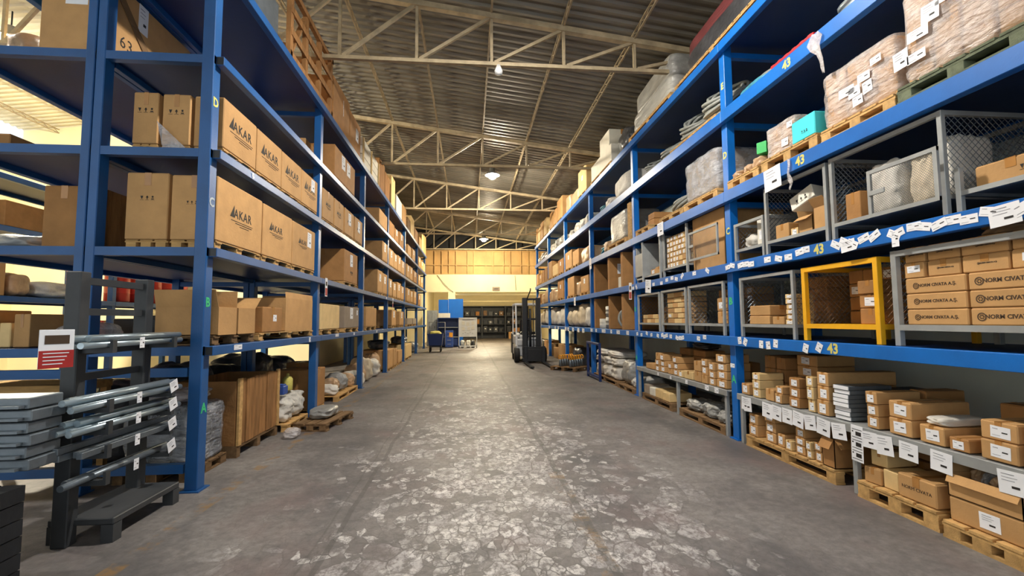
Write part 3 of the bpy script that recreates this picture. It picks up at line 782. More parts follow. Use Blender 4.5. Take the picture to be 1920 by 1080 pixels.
lt = [(1, 1, 7.72, -.09, .12, .30, 3, .0), (0, 0, 7.0, .0, .07, .07, 0, 0), (0, 0, 4.9, .01, .16, .05, 0, 0), (0, 1, 8.4, .02, .2, .05, 0, 0), (0, 1, 9.6, .01, .1, .05, 0, 0), (1, 3, 14.3, -.1, .1, .3, 3, 0), (2, 0, 5.1, 0, .05, .06, 0, .3), (1, 2, 13.2, 0, .12, .06, 0, 0), (0, 2, 11.9, 0, .12, .05, 0, 0)]
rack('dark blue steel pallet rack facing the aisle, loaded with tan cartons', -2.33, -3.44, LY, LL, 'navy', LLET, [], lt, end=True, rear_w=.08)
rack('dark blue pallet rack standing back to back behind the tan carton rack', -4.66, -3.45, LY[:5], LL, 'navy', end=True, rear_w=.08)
rack('dark blue rack across the bright side aisle', -8.0, -9.1, [1.0, 4.4, 7.8, 11.2, 14.5], [(1.05, .1), (1.98, .1), (3.2, .1), (4.1, .1)], 'navy')

# ------------------------------------------------------------------ goods on the rack along the pale wall
XF = 3.30
Z1, Z2, Z3, Z4, Z5 = (z + .003 for z in (1.28, 2.20, 3.12, 4.18, 5.10))
# --- grey steel bench shelves under the lowest beam
def bench(label, y0, y1, legs, sheets=(), slips=()):
    o = thing('steel_shelf', label, 'shelf', (0, 0, 0)); x0, x1, z = 3.28, 4.15, .585
    m = MB(); m.box(x0, x1, y0, y1, z - .02, z, .004); m.build('shelf_top', 'pale' if False else 'galv', o)
    m = MB(); m.box(x0 - .006, x0 + .012, y0, y1, z - .07, z + .004, .003); fl = m.build('front_lip', 'galv', o)
    for y in legs:
        for x in (x0 + .01, x1 - .06):
            m = MB(); m.box(x, x + .045, y, y + .045, 0, z - .02, .004); m.build('leg', 'galv', o)
    for y, w, h, st in sheets:
        on_face('paper_sheet', paper_mesh(w, h, st), fl, '-X', (x0 - .0075 - RN.uniform(0, .002), y, z - .04 - h * .35), RN.uniform(-.12, .12))
    for y, w, h in slips:
        on_face('price_slip', paper_mesh(w, h, 0), fl, '-X', (x0 - .008, y, z - .035))
bench('grey steel bench shelf under the beams marked 43, hung with white sheets', 2.28, 5.44, (5.36, 3.72, 2.285),
      [(5.22, .15, .16, 1), (5.27, .13, .15, 1), (4.86, .17, .16, 1), (4.70, .15, .15, 1), (4.54, .15, .15, 1), (4.38, .15, .15, 1), (4.22, .15, .14, 1), (4.05, .16, .15, 1), (3.87, .16, .14, 1), (3.68, .12, .30, 2), (3.56, .15, .13, 1), (3.42, .15, .15, 1), (3.22, .15, .13, 1), (2.98, .15, .14, 1), (2.56, .15, .14, 1)])
bench('grey steel bench shelf in the second bay, small cartons along it', 5.66, 8.84, (8.76, 7.1, 5.7), (), [(7.8, .06, .05), (7.3, .06, .05), (6.75, .07, .06), (6.15, .1, .07), (5.9, .1, .07)])
ZS = .592
columns('front of bench under 43', XF, [
    (5.40, 5.24, [.13], .3, 'tan', 1), (5.17, 5.02, [.1, .1, .08], .3, 'pale', 1), (4.95, 4.80, [.13], .4, 'tan', 0), (4.78, 4.66, [.10, .08], .3, 'tan', .8),
    (4.56, 4.40, [.1, .1, .1], .62, 'brown', 1), (4.30, 4.20, [.12, .12, .1], .3, 'pale', 1), (4.17, 4.02, [.14, .13, .13], .7, 'tan', 1)], ZS)
columns('back of bench under 43', XF + .32, [(5.42, 5.22, [.16, .15, .15], .42, 'brown', .3), (5.20, 5.04, [.16, .15, .14], .4, 'brown', .3)], ZS)
columns('tall pile on bench under 43', XF + .08, [(5.0, 4.60, [.0001 + .13, .12, .13, .12], .5, 'tan', .8)], ZS + .14) if False else None
columns('mid bench under 43', XF + .42, [(4.98, 4.66, [.14, .12, .12, .12], .45, 'tan', .7)], ZS)
columns('dark pair behind bench boxes', XF + .66, [(4.62, 4.2, [.12, .12, .2], .35, 'brown', 0)], ZS) if False else None
# flat grey file boxes with white spines
z = ZS + .002
for k in range(8):
    o = thing('file_box', f"flat grey file box with white spine, {ORD[k]} from bottom of its bench pile", 'box', (XF + .02 + RN.uniform(0, .02), 3.895, z), 0, 'grey file boxes')
    h = .038
    m = MB(); m.box(.004, .42, -.085, .085, 0, h - .003, .003); m.build('box_sleeve', 'steel', o)
    m = MB(); m.box(0, .005, -.083, .083, .002, h - .005); m.build('spine', 'paper', o); z += h
z = ZS + .002
for k in range(6):
    o = thing('file_box', f"dark grey file box, {ORD[k]} from bottom, pile behind the white spines", 'box', (XF + .46, 3.86 + RN.uniform(-.01, .01), z), .02, 'dark file boxes')
    h = .045
    m = MB(); m.box(.004, .34, -.1, .1, 0, h - .003, .003); m.build('box_sleeve', 'darksteel', o)
    m = MB(); m.box(0, .005, -.098, .098, .002, h - .005); m.build('spine', 'grayboard', o); z += h
columns('near part of bench', XF, [(3.62, 3.50, [.10, .10, .10], .4, 'tan', 1), (3.42, 3.22, [.13, .13], .5, 'tan', 1), (3.17, 2.98, [.13], .55, 'tan', 1), (2.96, 2.82, [.09], .4, 'brown', 1), (2.76, 2.54, [.13, .12], .5, 'tan', 1), (2.50, 2.30, [.14, .14], .5, 'brown', 1)], ZS)
columns('rear of near bench', XF + .44, [(3.66, 3.50, [.16, .14], .36, 'brown', 0)], ZS)
columns('rear row by pale wall', XF + .58, [(3.1, 2.60, [.14, .14], .24, 'brown', 0)], ZS)
lump('creased white paper packet lying on a single carton of the bench', XF + .02, XF + .40, 2.99, 3.15, ZS + .132, .06, 'whitewrap', 'paper_packet', 'packet', 6, .04)
# --- floor pallets under that bench
pallet('low wooden pallet of small cartons behind the first lettered post', XF - .02, XF + .78, 3.95, 5.30, 0, .13, 'wood', 'Y')
columns('pallet by post A', XF, [(5.27, 5.10, [.13, .12], .32, 'tan', 1), (4.98, 4.80, [.11, .11, .11], .36, 'tan', 1), (4.78, 4.66, [.13], .3, 'tan', 1), (4.64, 4.54, [.10], .3, 'pale', 1), (4.50, 4.36, [.09, .08, .09, .08], .34, 'tan', 1), (4.34, 4.26, [.08, .08], .3, 'pale', 1), (4.24, 4.14, [.1, .08], .3, 'tan', 1)], .135)
open_carton('open topped carton between small boxes on the pallet by post A', XF + .42, XF + .76, 4.56, 4.98, .135, .26, 'brown', .1, (None, 1.6, None, .3))
open_carton('open brown carton at the near end of the pallet by post A', XF, XF + .55, 3.97, 4.12, .135, .26, 'brown', .1, (2.6, 2.2, 2.4, .5))
lump('clear bag of small parts resting in the boxes near the tall sheet', XF + .36, XF + .66, 4.16, 4.40, .136, .32, 'darkfilm', 'plastic_bag', 'bag', 3, .1)
pallet('wooden pallet under the jumbled cartons beside the metal leg', XF - .04, XF + .75, 3.02, 3.70, 0, .14, 'wood', 'Y')
pallet('wooden pallet carrying two big stacked cartons under the bench', XF - .06, XF + .75, 2.50, 2.98, 0, .12, 'wood', 'Y')
pallet('wooden pallet at the frame edge under the bench', XF - .08, XF + .75, 2.345, 2.48, 0, .12, 'oldwood', 'Y')
jm = [(3.67, 3.52, XF, .32, .145, .12, .08), (3.50, 3.36, XF + .02, .3, .145, .14, -.05), (3.64, 3.44, XF + .40, .3, .145, .17, .0), (3.37, 3.24, XF + .38, .32, .145, .16, .06), (3.64, 3.50, XF + .04, .3, .29, .12, .1), (3.44, 3.30, XF + .40, .3, .325, .10, .1), (3.63, 3.47, XF + .44, .28, .325, .11, -.05)]
for i, (a, b_, x, d, z, h, yw) in enumerate(jm):
    carton(f"tan carton askew in the jumble by the metal leg, {ORD[i]} from far end", x, x + d, b_, a, z, h, ('tan', 'pale', 'brown')[i % 3], (), yaw=yw, name='loose_carton', tape=(i % 2 == 0))
carton('long carton with faint printed line standing on the pallet by the metal leg', XF - .02, XF + .30, 3.04, 3.34, .145, .17, 'tan', (), (text_mesh('NORM CIVATA', .034, 'fadedink', 1), '-X', 0, .0))
open_carton('wide open carton heaped with wrapped parts, upper one on second big pallet', XF - .02, XF + .52, 2.52, 2.96, .285, .15, 'tan', .06, (2.7, 2.3, None, .6))
carton('wide labelled carton, lower one on second big pallet under bench', XF - .02, XF + .52, 2.52, 2.96, .124, .155, 'tan', [('-X', .03, 0, .12, .10, 1)], tape=False)
for i in range(5):
    lump(f"crumpled clear packet of parts lying in the upper open carton, {ORD[i]} from far end", XF + .03 + .02 * i, XF + .22 + .02 * i, 2.555 + .078 * i, 2.625 + .078 * i, .35, .12, 'darkfilm' if i % 2 else 'tanwrap', 'parts_packet', 'packet', 3, .12)
open_carton('open carton with white label at the frame edge pallet', XF - .02, XF + .5, 2.36, 2.47, .125, .17, 'brown', .03, (2.5, 2.3, 2.5, 1.0), tags=[('-X', .08, 0, .11, .08)])
lump('white crumpled film in the open carton at the frame edge', XF + .05, XF + .4, 2.375, 2.455, .2, .14, 'whitewrap', 'crumpled_film', 'film', 3, .12)
# --- shelf one: stillage cages of cartons
cA, zA = cage('grey stillage cage with loose small cartons beside the yellow cage', XF, 4.2, 4.40, 5.34, Z1, 2.00, 'galv', 'steel')
columns('in cage past yellow cage', XF + .06, [(5.26, 4.88, [.10, .12], .3, 'tan', 0), (4.86, 4.66, [.09], .3, 'tan', 0), (4.63, 4.48, [.055] * 5 + [.05], .22, 'pale', 1)], zA)
columns('rear of cage past yellow', XF + .42, [(4.98, 4.78, [.12, .12], .3, 'tan', 0), (4.74, 4.46, [.12, .14, .13, .12], .34, 'brown', .2)], zA)
cB, zB = cage('yellow stillage cage with brown mesh under the 43 beam', XF, 4.2, 3.42, 4.28, Z1, 2.00, 'cageyellow', 'rusty', t=.045)
columns('yellow cage near corner', XF + .08, [(3.72, 3.50, [.14, .12, .12], .3, 'brown', .4)], zB)
grid_boxes('rear of yellow cage', XF + .43, .3, 3.52, 4.2, zB, [4, 4, 4, 4], ('brown',), .3, None, .13, desc='brown carton')
cC, zC = cage('grey stillage cage filled with long printed cartons at frame edge', XF, 4.2, 2.26, 3.30, Z1, 2.02, 'galv', 'steel', t=.045)
LG = norm_logo(.30)
for k in range(3):
    for i, (ya, yb) in enumerate(((2.80, 3.24), (2.32, 2.79))):
        carton(f"long printed carton, {('bottom', 'second', 'third')[k]} row, {('far', 'near')[i]} one, in grey cage at frame edge", XF + .05, XF + .42, ya, yb, zC + .002 + .118 * k, .112, 'tan', (), (norm_logo(.27 if i == 0 else .33), '-X', .02, 0), tape=False, name='long_carton')
zz = zC + .002 + .118 * 3
for k in range(2):
    for i, (ya, yb) in enumerate(((3.08, 3.24), (2.84, 3.07), (2.55, 2.83), (2.32, 2.54))):
        tg = [('-X', 0, .01, .10, .05, 0)] if (k == 0 and i in (0, 3)) else []
        carton(f"short taped carton, {('fourth', 'top')[k]} row, {ORD[i]} from far end, above the long printed cartons", XF + .05 + RN.uniform(0, .02), XF + .40, ya, yb, zz + .118 * k, .112, 'tan', tg, None if tg else (norm_logo(.10, 'ink'), '-X', .02, 0), tape=True, name='short_carton', yaw=RN.uniform(-.03, .03))
lump('crumpled brown plastic bag lying on the short cartons at frame edge', XF + .12, XF + .46, 2.50, 2.80, zz + .118 * 2 + .004, .09, 'tanwrap', 'plastic_bag', 'bag', 3, .13)
for i, (ya, yb, nm, h1) in enumerate(((7.74, 8.78, 'far', 1.98), (6.76, 7.66, 'middle', 1.99), (5.70, 6.68, 'near', 2.0))):
    c_, zc = cage(f"grey stillage cage of tan cartons, {nm} of three in the second bay", XF, 4.15, ya, yb, Z1, h1, 'galv', 'steel', .07)
    if i == 0:
        grid_boxes('far cage second bay', XF + .08, .3, ya + .06, yb - .06, zc, [5, 4], ('tan', 'pale'), .1, None, .08)
        columns('far cage heap', XF + .40, [(8.5, 8.3, [.1, .1, .1], .3, 'tan', 0), (8.28, 8.02, [.1, .1, .1, .1], .3, 'tan', 0), (8.0, 7.82, [.1, .1, .1, .1, .1], .3, 'tan', 0)], zc)
    elif i == 1:
        grid_boxes('middle cage second bay', XF + .08, .3, ya + .06, yb - .06, zc, [3, 4, 3, 4, 3, 3], ('tan', 'pale'), .08, None, .085)
    else:
        grid_boxes('near cage second bay', XF + .45, .3, ya + .06, yb - .06, zc, [4, 4, 4, 4, 4], ('brown', 'tan'), .25, None, .10, desc='small brown carton')
        columns('front of near cage', XF + .1, [(6.05, 5.80, [.17, .18], .3, 'tan', .7)], zc)
# --- shelf two
def door_panel(o, y0, y1, z0, z1, x, m='galv', wm='steel', latch=True, pitch=.03):
    """framed mesh door hung flat along the front of its cage; coordinates are world"""
    lx, ly, lz = o.location
    f = MB(); t = .03
    f.box(x, x + .02, y0, y0 + t, z0, z1); f.box(x, x + .02, y1 - t, y1, z0, z1); f.box(x + .001, x + .019, y0, y1, z0, z0 + t); f.box(x + .001, x + .019, y0, y1, z1 - t, z1)
    f.v = [(a - lx, b - ly, c - lz) for a, b, c in f.v]; d = f.build('cage_door', m, o)
    w = MB(); wire(w, (x + .01 - lx, y0 + t - ly, z0 + t - lz), (0, 1, 0), (0, 0, 1), y1 - y0 - 2 * t, z1 - z0 - 2 * t, pitch, .0012); w.build('door_mesh', wm, d)
    if latch:
        w = MB(); w.box(x - .012 - lx, x - lx, y1 - .16 - ly, y1 - .02 - ly, (z0 + z1) / 2 - .02 - lz, (z0 + z1) / 2 + .02 - lz, .004); w.build('door_latch', m, d)
cD, zD = cage('low grey mesh cage with open door and white bags beside the C post', XF + .02, 4.1, 4.86, 5.44, Z2, 2.68, 'galv', 'steel', .05)
door_panel(cD, 5.64, 6.44, 2.34, 2.76, 3.215)
lump('white plastic bag slumped in the low mesh cage beside the C post', XF + .08, XF + .4, 5.12, 5.38, zD + .002, .18, 'whitewrap', 'plastic_bag', 'bag', 3, .1)
o = carton('white and tan carton leaning in the low mesh cage beside the C post', XF + .1, XF + .42, 4.91, 5.10, zD + .002, .34, 'whiteboard', [('-X', 0, -.05, .12, .1, 1)], yaw=.1)
cE, zE = cage('tall grey mesh cage with tan cartons and a tilted white box', XF, 4.15, 3.90, 4.80, Z2, 2.95, 'galv', 'steel', .05)
columns('tall cage shelf two', XF + .06, [(4.74, 4.52, [.17], .3, 'tan', 0), (4.50, 4.38, [.09], .3, 'pale', 1)], zE)
open_carton('open tan carton with dark printing in tall cage on shelf two', XF + .06, XF + .40, 4.16, 4.36, zE + .002, .17, 'tan', .08, (2.2, None, None, .3))
open_carton('open tan carton at the near end of tall cage on shelf two', XF + .06, XF + .44, 3.95, 4.15, zE + .002, .22, 'tan', .10, (.6, 2.0, None, None))
o = carton('white printed box lying tilted on the open tan cartons', XF + .10, XF + .38, 4.20, 4.50, zE + .27, .15, 'whiteboard', [], marks=('-X', 0, -.01, .16), tape=False); o.rotation_euler = (-.35, .12, .1); o.location.z += .03
cF, zF = cage('tall grey mesh cage of white mesh sacks with a framed door hung open', XF, 4.15, 2.84, 3.86, Z2, 2.96, 'galv', 'steel', .05)
door_panel(cF, 2.80, 3.36, 2.30, 2.68, 3.20, pitch=.02)
lump('bulging white sack of parts in the tall cage behind open door', XF + .1, XF + .5, 3.28, 3.60, zF + .002, .44, 'whitewrap', 'parts_sack', 'sack', 7, .07, 6)
lump('grey sack of parts, middle of three in cage behind open door', XF + .14, XF + .55, 3.04, 3.26, zF + .002, .40, 'beige', 'parts_sack', 'sack', 7, .07, 6)
columns('beside white sack, shelf two', XF + .08, [(3.80, 3.63, [.26], .4, 'brown', 0)], zF)
lump('pale sack at the near end of the cage behind open door', XF + .12, XF + .5, 2.90, 3.02, zF + .002, .46, 'whitewrap', 'parts_sack', 'sack', 7, .06, 6)
cG, zG = cage('grey cage holding a long labelled carton at frame edge, shelf two', XF + .02, 4.2, 2.26, 2.80, Z2, 2.52, 'galv', 'steel', .05, top=False)
carton('long tan carton with white label in the frame edge cage, shelf two', XF + .10, XF + .60, 2.32, 2.74, zG + .002, .15, 'tan', [('-Y', -.17, 0, .13, .09, 1)], marks=('-X', .1, 0, .12))
b = MB()
for i in range(26): b.tube([(XF + .98, 2.05, 2.23 + .03 * i + .02), (XF + .98, 2.78, 2.23 + .03 * i + .02)], .0155, 6)
columns('frame edge, shelf two', XF + .62, [(2.62, 2.32, [.2, .2, .18], .2, 'tan', 1)], Z2 + .16)
# second bay, shelf two
o = thing('steel_cabinet', 'grey sheet steel bin at the far end of second bay, shelf two', 'bin', (XF, 8.45, Z2)); m = MB(); m.box(0, .8, 0, .03, .06, .70); m.box(0, .8, .32, .35, .06, .70); m.box(.76, .8, 0, .35, .06, .70); m.box(0, .8, 0, .35, .06, .09); m.build('sheet_body', 'galv', o)
m = MB(); m.box(-.015, .0, 0, .35, .12, .56, .004); m.build('front_panel', 'galv', o)
for yy in (0, .31):
    m = MB(); m.box(.02, .06, yy, yy + .04, 0, .06); m.build('foot', 'galv', o)
o = thing('open_steel_bin', 'grey open fronted steel bin next to the stack of labelled small boxes', 'bin', (XF, 7.58, Z2)); m = MB(); m.box(0, .8, 0, .03, .08, .74); m.box(0, .8, .80, .83, .08, .74); m.box(.77, .8, 0, .83, .08, .74); m.box(0, .8, 0, .83, .08, .11); m.build('sheet_body', 'galv', o)
m = MB(); m.box(-.03, 0, 0, .03, .0, .76); m.box(-.03, 0, .80, .83, .0, .76); m.build('corner_posts', 'galv', o)
columns('in open steel bin', XF + .03, [(8.2, 7.98, [.10], .3, 'tan', 1), (7.96, 7.66, [.12], .3, 'tan', 0)], Z2 + .115)
cH, zH = cage('grey cage crammed with small labelled boxes, second bay shelf two', XF, 4.1, 6.66, 7.54, Z2, 2.97, 'galv', 'steel', .07, top=False)
grid_boxes('crammed cage shelf two', XF + .05, .3, 6.71, 7.49, zH, [7, 7, 7, 6, 7, 6], ('tan', 'pale'), .85, None, .088)
open_carton('big open fronted tan carton behind the mesh door, second bay shelf two', XF + .06, XF + .9, 5.70, 6.58, Z2 + .01, .78, 'tan', .05, (None, None, None, None), name='large_carton')
# --- shelf three
pallet('wooden pallet with tan sacks beside the D post, shelf three', XF - .02, XF + .85, 4.84, 5.48, Z3, .12, 'wood', 'Y')
for i, (ya, yb, x, w, h) in enumerate(((5.25, 5.44, 0, .3, .10), (5.06, 5.24, .02, .3, .12), (4.88, 5.06, .02, .3, .15), (5.1, 5.4, .36, .3, .15))):
    lump(f"tan paper parcel on the pallet beside the D post, {ORD[i]} of four from far end", XF + x, XF + x + w, ya, yb, Z3 + .123, h, 'tanwrap', 'paper_parcel', 'parcel', 4, .06)
carton('small green box standing askew on the pallet beside the D post', XF + .05, XF + .2, 4.86, 4.98, Z3 + .285, .13, 'green', [], tape=False, yaw=.5, name='small_box')
pallet('wooden pallet under the wrapped load beside the turquoise box', XF - .02, XF + .9, 3.95, 4.80, Z3, .14, 'wood', 'Y')
wrapped('film wrapped carton load beside the turquoise box, shelf three', XF + .04, XF + .85, 4.32, 4.78, Z3 + .143, .36, 'tan', 'film', 2, 2, 2, tags=[(0.1, .1, .1, .08, 0), (0.18, .26, .08, .06, 0)])
carton('turquoise printed box on the pallet edge, shelf three', XF - .01, XF + .30, 3.98, 4.30, Z3 + .145, .22, 'turq', [], marks=('-X', 0.02, -.03, .09), tape=True, name='turquoise_box')
pallet('wooden pallet under the middle wrapped load, shelf three', XF - .03, XF + .95, 3.14, 3.90, Z3, .11, 'wood', 'Y')
wrapped('stretch wrapped carton load, far one of the pair at frame edge', XF, XF + .92, 3.14, 3.90, Z3 + .113, .52, 'tan', 'film', 3, 3, 3, tags=[(.1, .28, .12, .07, 0), (.0, .20, .12, .09, 1), (.13, .18, .09, .1, 0), (-.08, .24, .16, .08, 1), (.03, .11, .10, .08, 0), (.22, .36, .1, .06, 0)])
pallet('wooden pallet under the tall wrapped load at the frame edge', XF - .04, XF + .95, 2.27, 3.12, Z3, .12, 'greenwood', 'Y')
wrapped('tall stretch wrapped carton load, near one at frame edge', XF, XF + .92, 2.28, 3.10, Z3 + .123, .74, 'tan', 'film', 3, 4, 4, tags=[(-.40, .22, .12, .14, 1), (-.26, .34, .16, .08, 1), (-.16, .44, .13, .13, 1), (-.05, .5, .14, .10, 1), (-.28, .18, .14, .07, 0)])
columns('second bay shelf three', XF + .1, [(8.4, 8.1, [.12, .12], .4, 'brown', 0)], Z3 + .13)
pallet('wooden pallet with planks at the far end of second bay, shelf three', XF - .02, XF + .8, 8.0, 8.75, Z3, .12, 'wood', 'Y')
o = coil('loose grey cable coil lying on shelf three beside the wrapped block', (XF + .42, 7.2, 0), .36, .026, 14, (-.35, .1, 1), spread=.22, z0=Z3 + .123)
pallet('short wooden pallet under the loose grey cable coil', XF, XF + .85, 6.75, 7.65, Z3, .12, 'wood', 'Y')
wrapped('grey film wrapped block beside the D post, second bay', XF, XF + .85, 5.75, 6.66, Z3 + .123, .60, 'grayboard', 'darkfilm', 1, 1, 1, tags=(), name='wrapped_block', amp=.03)
pallet('wooden pallet under the grey film wrapped block', XF - .02, XF + .87, 5.72, 6.68, Z3, .12, 'wood', 'Y')
# --- shelf four: coils
pallet('thin wooden pallet under the two big grey coils, shelf four', XF, XF + .9, 5.72, 7.15, Z4, .08, 'wood', 'Y')
coil('large grey cable coil leaning beside the E post, second bay', (XF + .40, 6.05, 0), .36, .024, 22, (-.5, -.3, .85), spread=.34, z0=Z4 + .083)
coil('large grey cable coil, second one past the E post', (XF + .40, 6.83, 0), .33, .024, 20, (-.5, -.35, .8), spread=.30, z0=Z4 + .083)
coil('wide grey cable coil lying back, third past the E post', (XF + .46, 7.66, 0), .36, .024, 20, (-.45, -.2, .9), spread=.30, z0=Z4)
coil('dark grey cable coil at the far end of second bay, shelf four', (XF + .40, 8.48, 0), .29, .024, 16, (-.35, -.2, .9), spread=.32, z0=Z4)
coil('grey cable coil with teal straps near the E post, first bay', (XF + .58, 4.95, 0), .38, .022, 16, (-.45, -.2, .85), spread=.28, z0=Z4)
lump('teal wrapped bundle lying in front of the cable coil, first bay', XF, XF + .16, 4.66, 5.2, Z4, .10, 'teal', 'strapping_bundle', 'bundle', 4, .09)
for i in range(5):
    b = MB(); y0 = 3.86 + .03 * i
    b.box(0, .05, 0, .78 - .05 * i, 0, .03, .004); 
    for q in range(6): b.box(.008, .042, .04 + q * .11, .09 + q * .11, .029, .042, .003)
    o = b.build('red_steel_bar', 'red', None, (XF + .0 + .055 * (i % 3), y0, Z4 + .001 + .044 * (i // 3))); tag(o, f"red notched steel bar on shelf four, {ORD[i]} of five in the bundle by the coil", 'bar', 'red bars')
coil('thick silver grey hose coil behind the red bars, shelf four', (XF + .62, 3.72, 0), .42, .03, 12, (-.5, -.1, .85), 'alu', spread=.34, z0=Z4, name='hose_coil')
def strip(label, rows, m='film'):
    b = MB(); vs = []; n = 0
    for (y, z, w, x) in rows: vs += [(x - .006, y - w / 2, z), (x, y - w / 6, z - .01), (x - .008, y + w / 6, z + .006), (x, y + w / 2, z - .004)]
    N = len(rows); fs = [(i * 4 + j, i * 4 + j + 1, i * 4 + j + 5, i * 4 + j + 4) for i in range(N - 1) for j in range(3)]
    M_ = len(vs); b.add(vs + [(x - .003, y, z) for x, y, z in vs], fs + [tuple(k + M_ for k in f[::-1]) for f in fs])
    o = b.build('hanging_film_strip', m); tag(o, label, 'film')
strip('shredded white film strip dangling from the shelf four beam', [(3.86, 4.17, .10, 3.235), (3.85, 4.10, .20, 3.228), (3.84, 4.02, .12, 3.222), (3.80, 3.95, .06, 3.222), (3.78, 3.88, .05, 3.226), (3.765, 3.80, .045, 3.222), (3.755, 3.74, .03, 3.224)])
strip('short white strip dangling from the shelf three beam by the white sheet', [(4.28, 3.115, .05, 3.235), (4.265, 3.05, .04, 3.226), (4.28, 2.97, .035, 3.222), (4.255, 2.90, .07, 3.22), (4.24, 2.86, .05, 3.224), (4.27, 2.80, .02, 3.224)])
# --- top shelf
pallet('wooden pallet under the long maroon wrapped goods, top shelf', XF - .02, XF + .9, 4.6, 6.86, Z5, .11, 'wood', 'Y')
lump('long maroon wrapped goods on the top shelf over the E post', XF + .1, XF + .9, 4.6, 6.85, Z5 + .113, .66, 'maroon', 'wrapped_bundle', 'bundle', 8, .02, 4, 14)
lump('dark film wrapped strip of goods in front of the maroon bundle', XF - .01, XF + .075, 4.7, 6.5, Z5 + .113, .28, 'darkwrap', 'wrapped_bundle', 'bundle', 6, .04)
pallet('wooden pallet under the grey wrapped slabs, top shelf', XF - .02, XF + .9, 7.0, 9.0, Z5, .12, 'wood', 'Y')
lump('grey film wrapped slab pile on the top shelf, lower layer', XF, XF + .9, 7.02, 8.98, Z5 + .123, .40, 'greywrap', 'wrapped_slabs', 'bundle', 10, .02)
lump('grey film wrapped slab pile on the top shelf, tilted upper layer', XF + .06, XF + .9, 7.15, 8.95, Z5 + .53, .42, 'greywrap', 'wrapped_slabs', 'bundle', 10, .02).rotation_euler = (-.02, 0, 0)
lump('black and silver plastic bag slumped on the top shelf', XF + .02, XF + .7, 9.2, 10.0, Z5, .62, 'darkwrap', 'plastic_bag', 'bag', 3.5, .1)
pallet('wooden pallet under the two white cartons, top shelf', XF - .02, XF + .85, 10.2, 12.0, Z5, .10, 'wood', 'Y')
carton('long white carton on the top shelf past the black bag', XF, XF + .8, 10.22, 11.98, Z5 + .103, .42, 'whiteboard', [], tape=True)
carton('white cube carton standing on the long white carton, top shelf', XF + .05, XF + .7, 10.5, 11.3, Z5 + .53, .46, 'whiteboard', [], tape=True)
# --- bench in the second bay and the floor below it
columns('bench in second bay', XF, [(8.45, 8.1, [.10], .3, 'tan', 0), (8.0, 7.82, [.10, .1, .12], .3, 'tan', .7), (7.80, 7.60, [.1, .1, .11], .32, 'tan', .4), (7.50, 7.34, [.09, .09], .3, 'tan', .6), (7.30, 7.12, [.1, .1, .1], .3, 'tan', 1), (7.1, 6.95, [.1], .3, 'pale', 1), (6.90, 6.62, [.12], .3, 'pale', 0), (6.58, 6.38, [.15, .15], .3, 'tan', 0), (6.36, 6.20, [.12, .12, .1], .3, 'tan', .8), (6.16, 6.0, [.1, .1, .11], .3, 'tan', .8), (5.96, 5.72, [.11, .11, .11, .11], .34, 'tan', 1)], ZS)
columns('rear bench second bay', XF + .40, [(7.9, 7.5, [.15, .14, .12], .34, 'brown', 0), (7.4, 7.0, [.15, .15, .1], .34, 'brown', 0), (6.9, 6.5, [.15, .16], .3, 'brown', 0), (6.4, 6.05, [.16, .14], .3, 'brown', 0)], ZS)
lump('black plastic bag resting over the rear cartons of the second bench', XF + .36, XF + .8, 7.0, 7.5, ZS + .41, .12, 'darkwrap', 'plastic_bag', 'bag', 3, .1)
pallet('long dark pallet on the floor under the second bench', XF - .02, XF + .8, 7.3, 8.6, 0, .12, 'oldwood', 'Y')
pallet('dark pallet with silver sacks under the second bench', XF - .02, XF + .8, 5.75, 7.05, 0, .12, 'oldwood', 'Y')
for i, (ya, yb, m_, h) in enumerate(((8.3, 8.55, 'grayboard', .16), (8.05, 8.28, 'whiteboard', .14), (7.74, 8.02, 'pale', .15), (7.44, 7.72, 'pale', .14))):
    carton(f"small wooden look carton on the floor pallet under second bench, {ORD[i]} from far end", XF, XF + .4, ya, yb, .123, h, m_, [], tape=False)
for i, (ya, yb, h, x) in enumerate(((6.5, 7.0, .17, 0), (6.05, 6.48, .2, 0), (5.78, 6.04, .16, 0), (6.1, 6.8, .22, .42))):
    lump(f"crumpled silver foil sack on the floor pallet, {ORD[i]} of four from far end, second bay", XF + x, XF + x + .38, ya, yb, .123, h, 'greywrap', 'foil_sack', 'sack', 3, .13, 6)
for i in range(2):
    carton(f"dark grey long box behind the leg of the second bench, {('lower', 'upper')[i]} one", XF + .3, XF + .7, 7.25 - 0 * i, 7.9, .123 + .0 if False else .29 + .0 + .09 * i if False else .123 + .17 * 0 + (0.0 if i == 0 else .12), .11, 'grayboard', [], tape=False) if False else None
# ------------------------------------------------------------------ third bay of that rack
o = thing('sack_barrier', 'dark blue tube hoop standing in front of the grey sacks', 'barrier', (3.16, 10.98, 0))
m = MB(); m.box(-.03, .03, 0, .06, 0, .93, .006); m.build('tube_post', 'cabinetblue', o)
m = MB(); m.box(-.03, .03, 1.12, 1.18, 0, .93, .006); m.build('tube_post', 'cabinetblue', o)
m = MB(); m.box(-.03, .03, .06, 1.12, .87, .93, .006); m.build('top_tube', 'cabinetblue', o)
m = MB(); m.box(-.03, .03, .06, 1.12, .06, .12, .006); m.build('bottom_tube', 'cabinetblue', o)
pallet('pallet under the heap of grey white sacks behind the blue hoop', XF - .0, XF + .9, 10.2, 12.1, 0, .1, 'oldwood', 'Y')
k = 0
for lay, (zb, hh, cnt) in enumerate(((.103, .30, 3), (.42, .18, 3), (.61, .15, 2))):
    for i in range(cnt):
        ya = 10.25 + (1.85 / cnt) * i
        lump(f"grey white sack in the heap behind the blue hoop, {('bottom', 'middle', 'top')[lay]} layer, {ORD[i]} from camera side", XF + .02, XF + .85, ya, ya + 1.85 / cnt, zb, hh, 'whitewrap', 'cloth_sack', 'sack', 5, .05, 5)
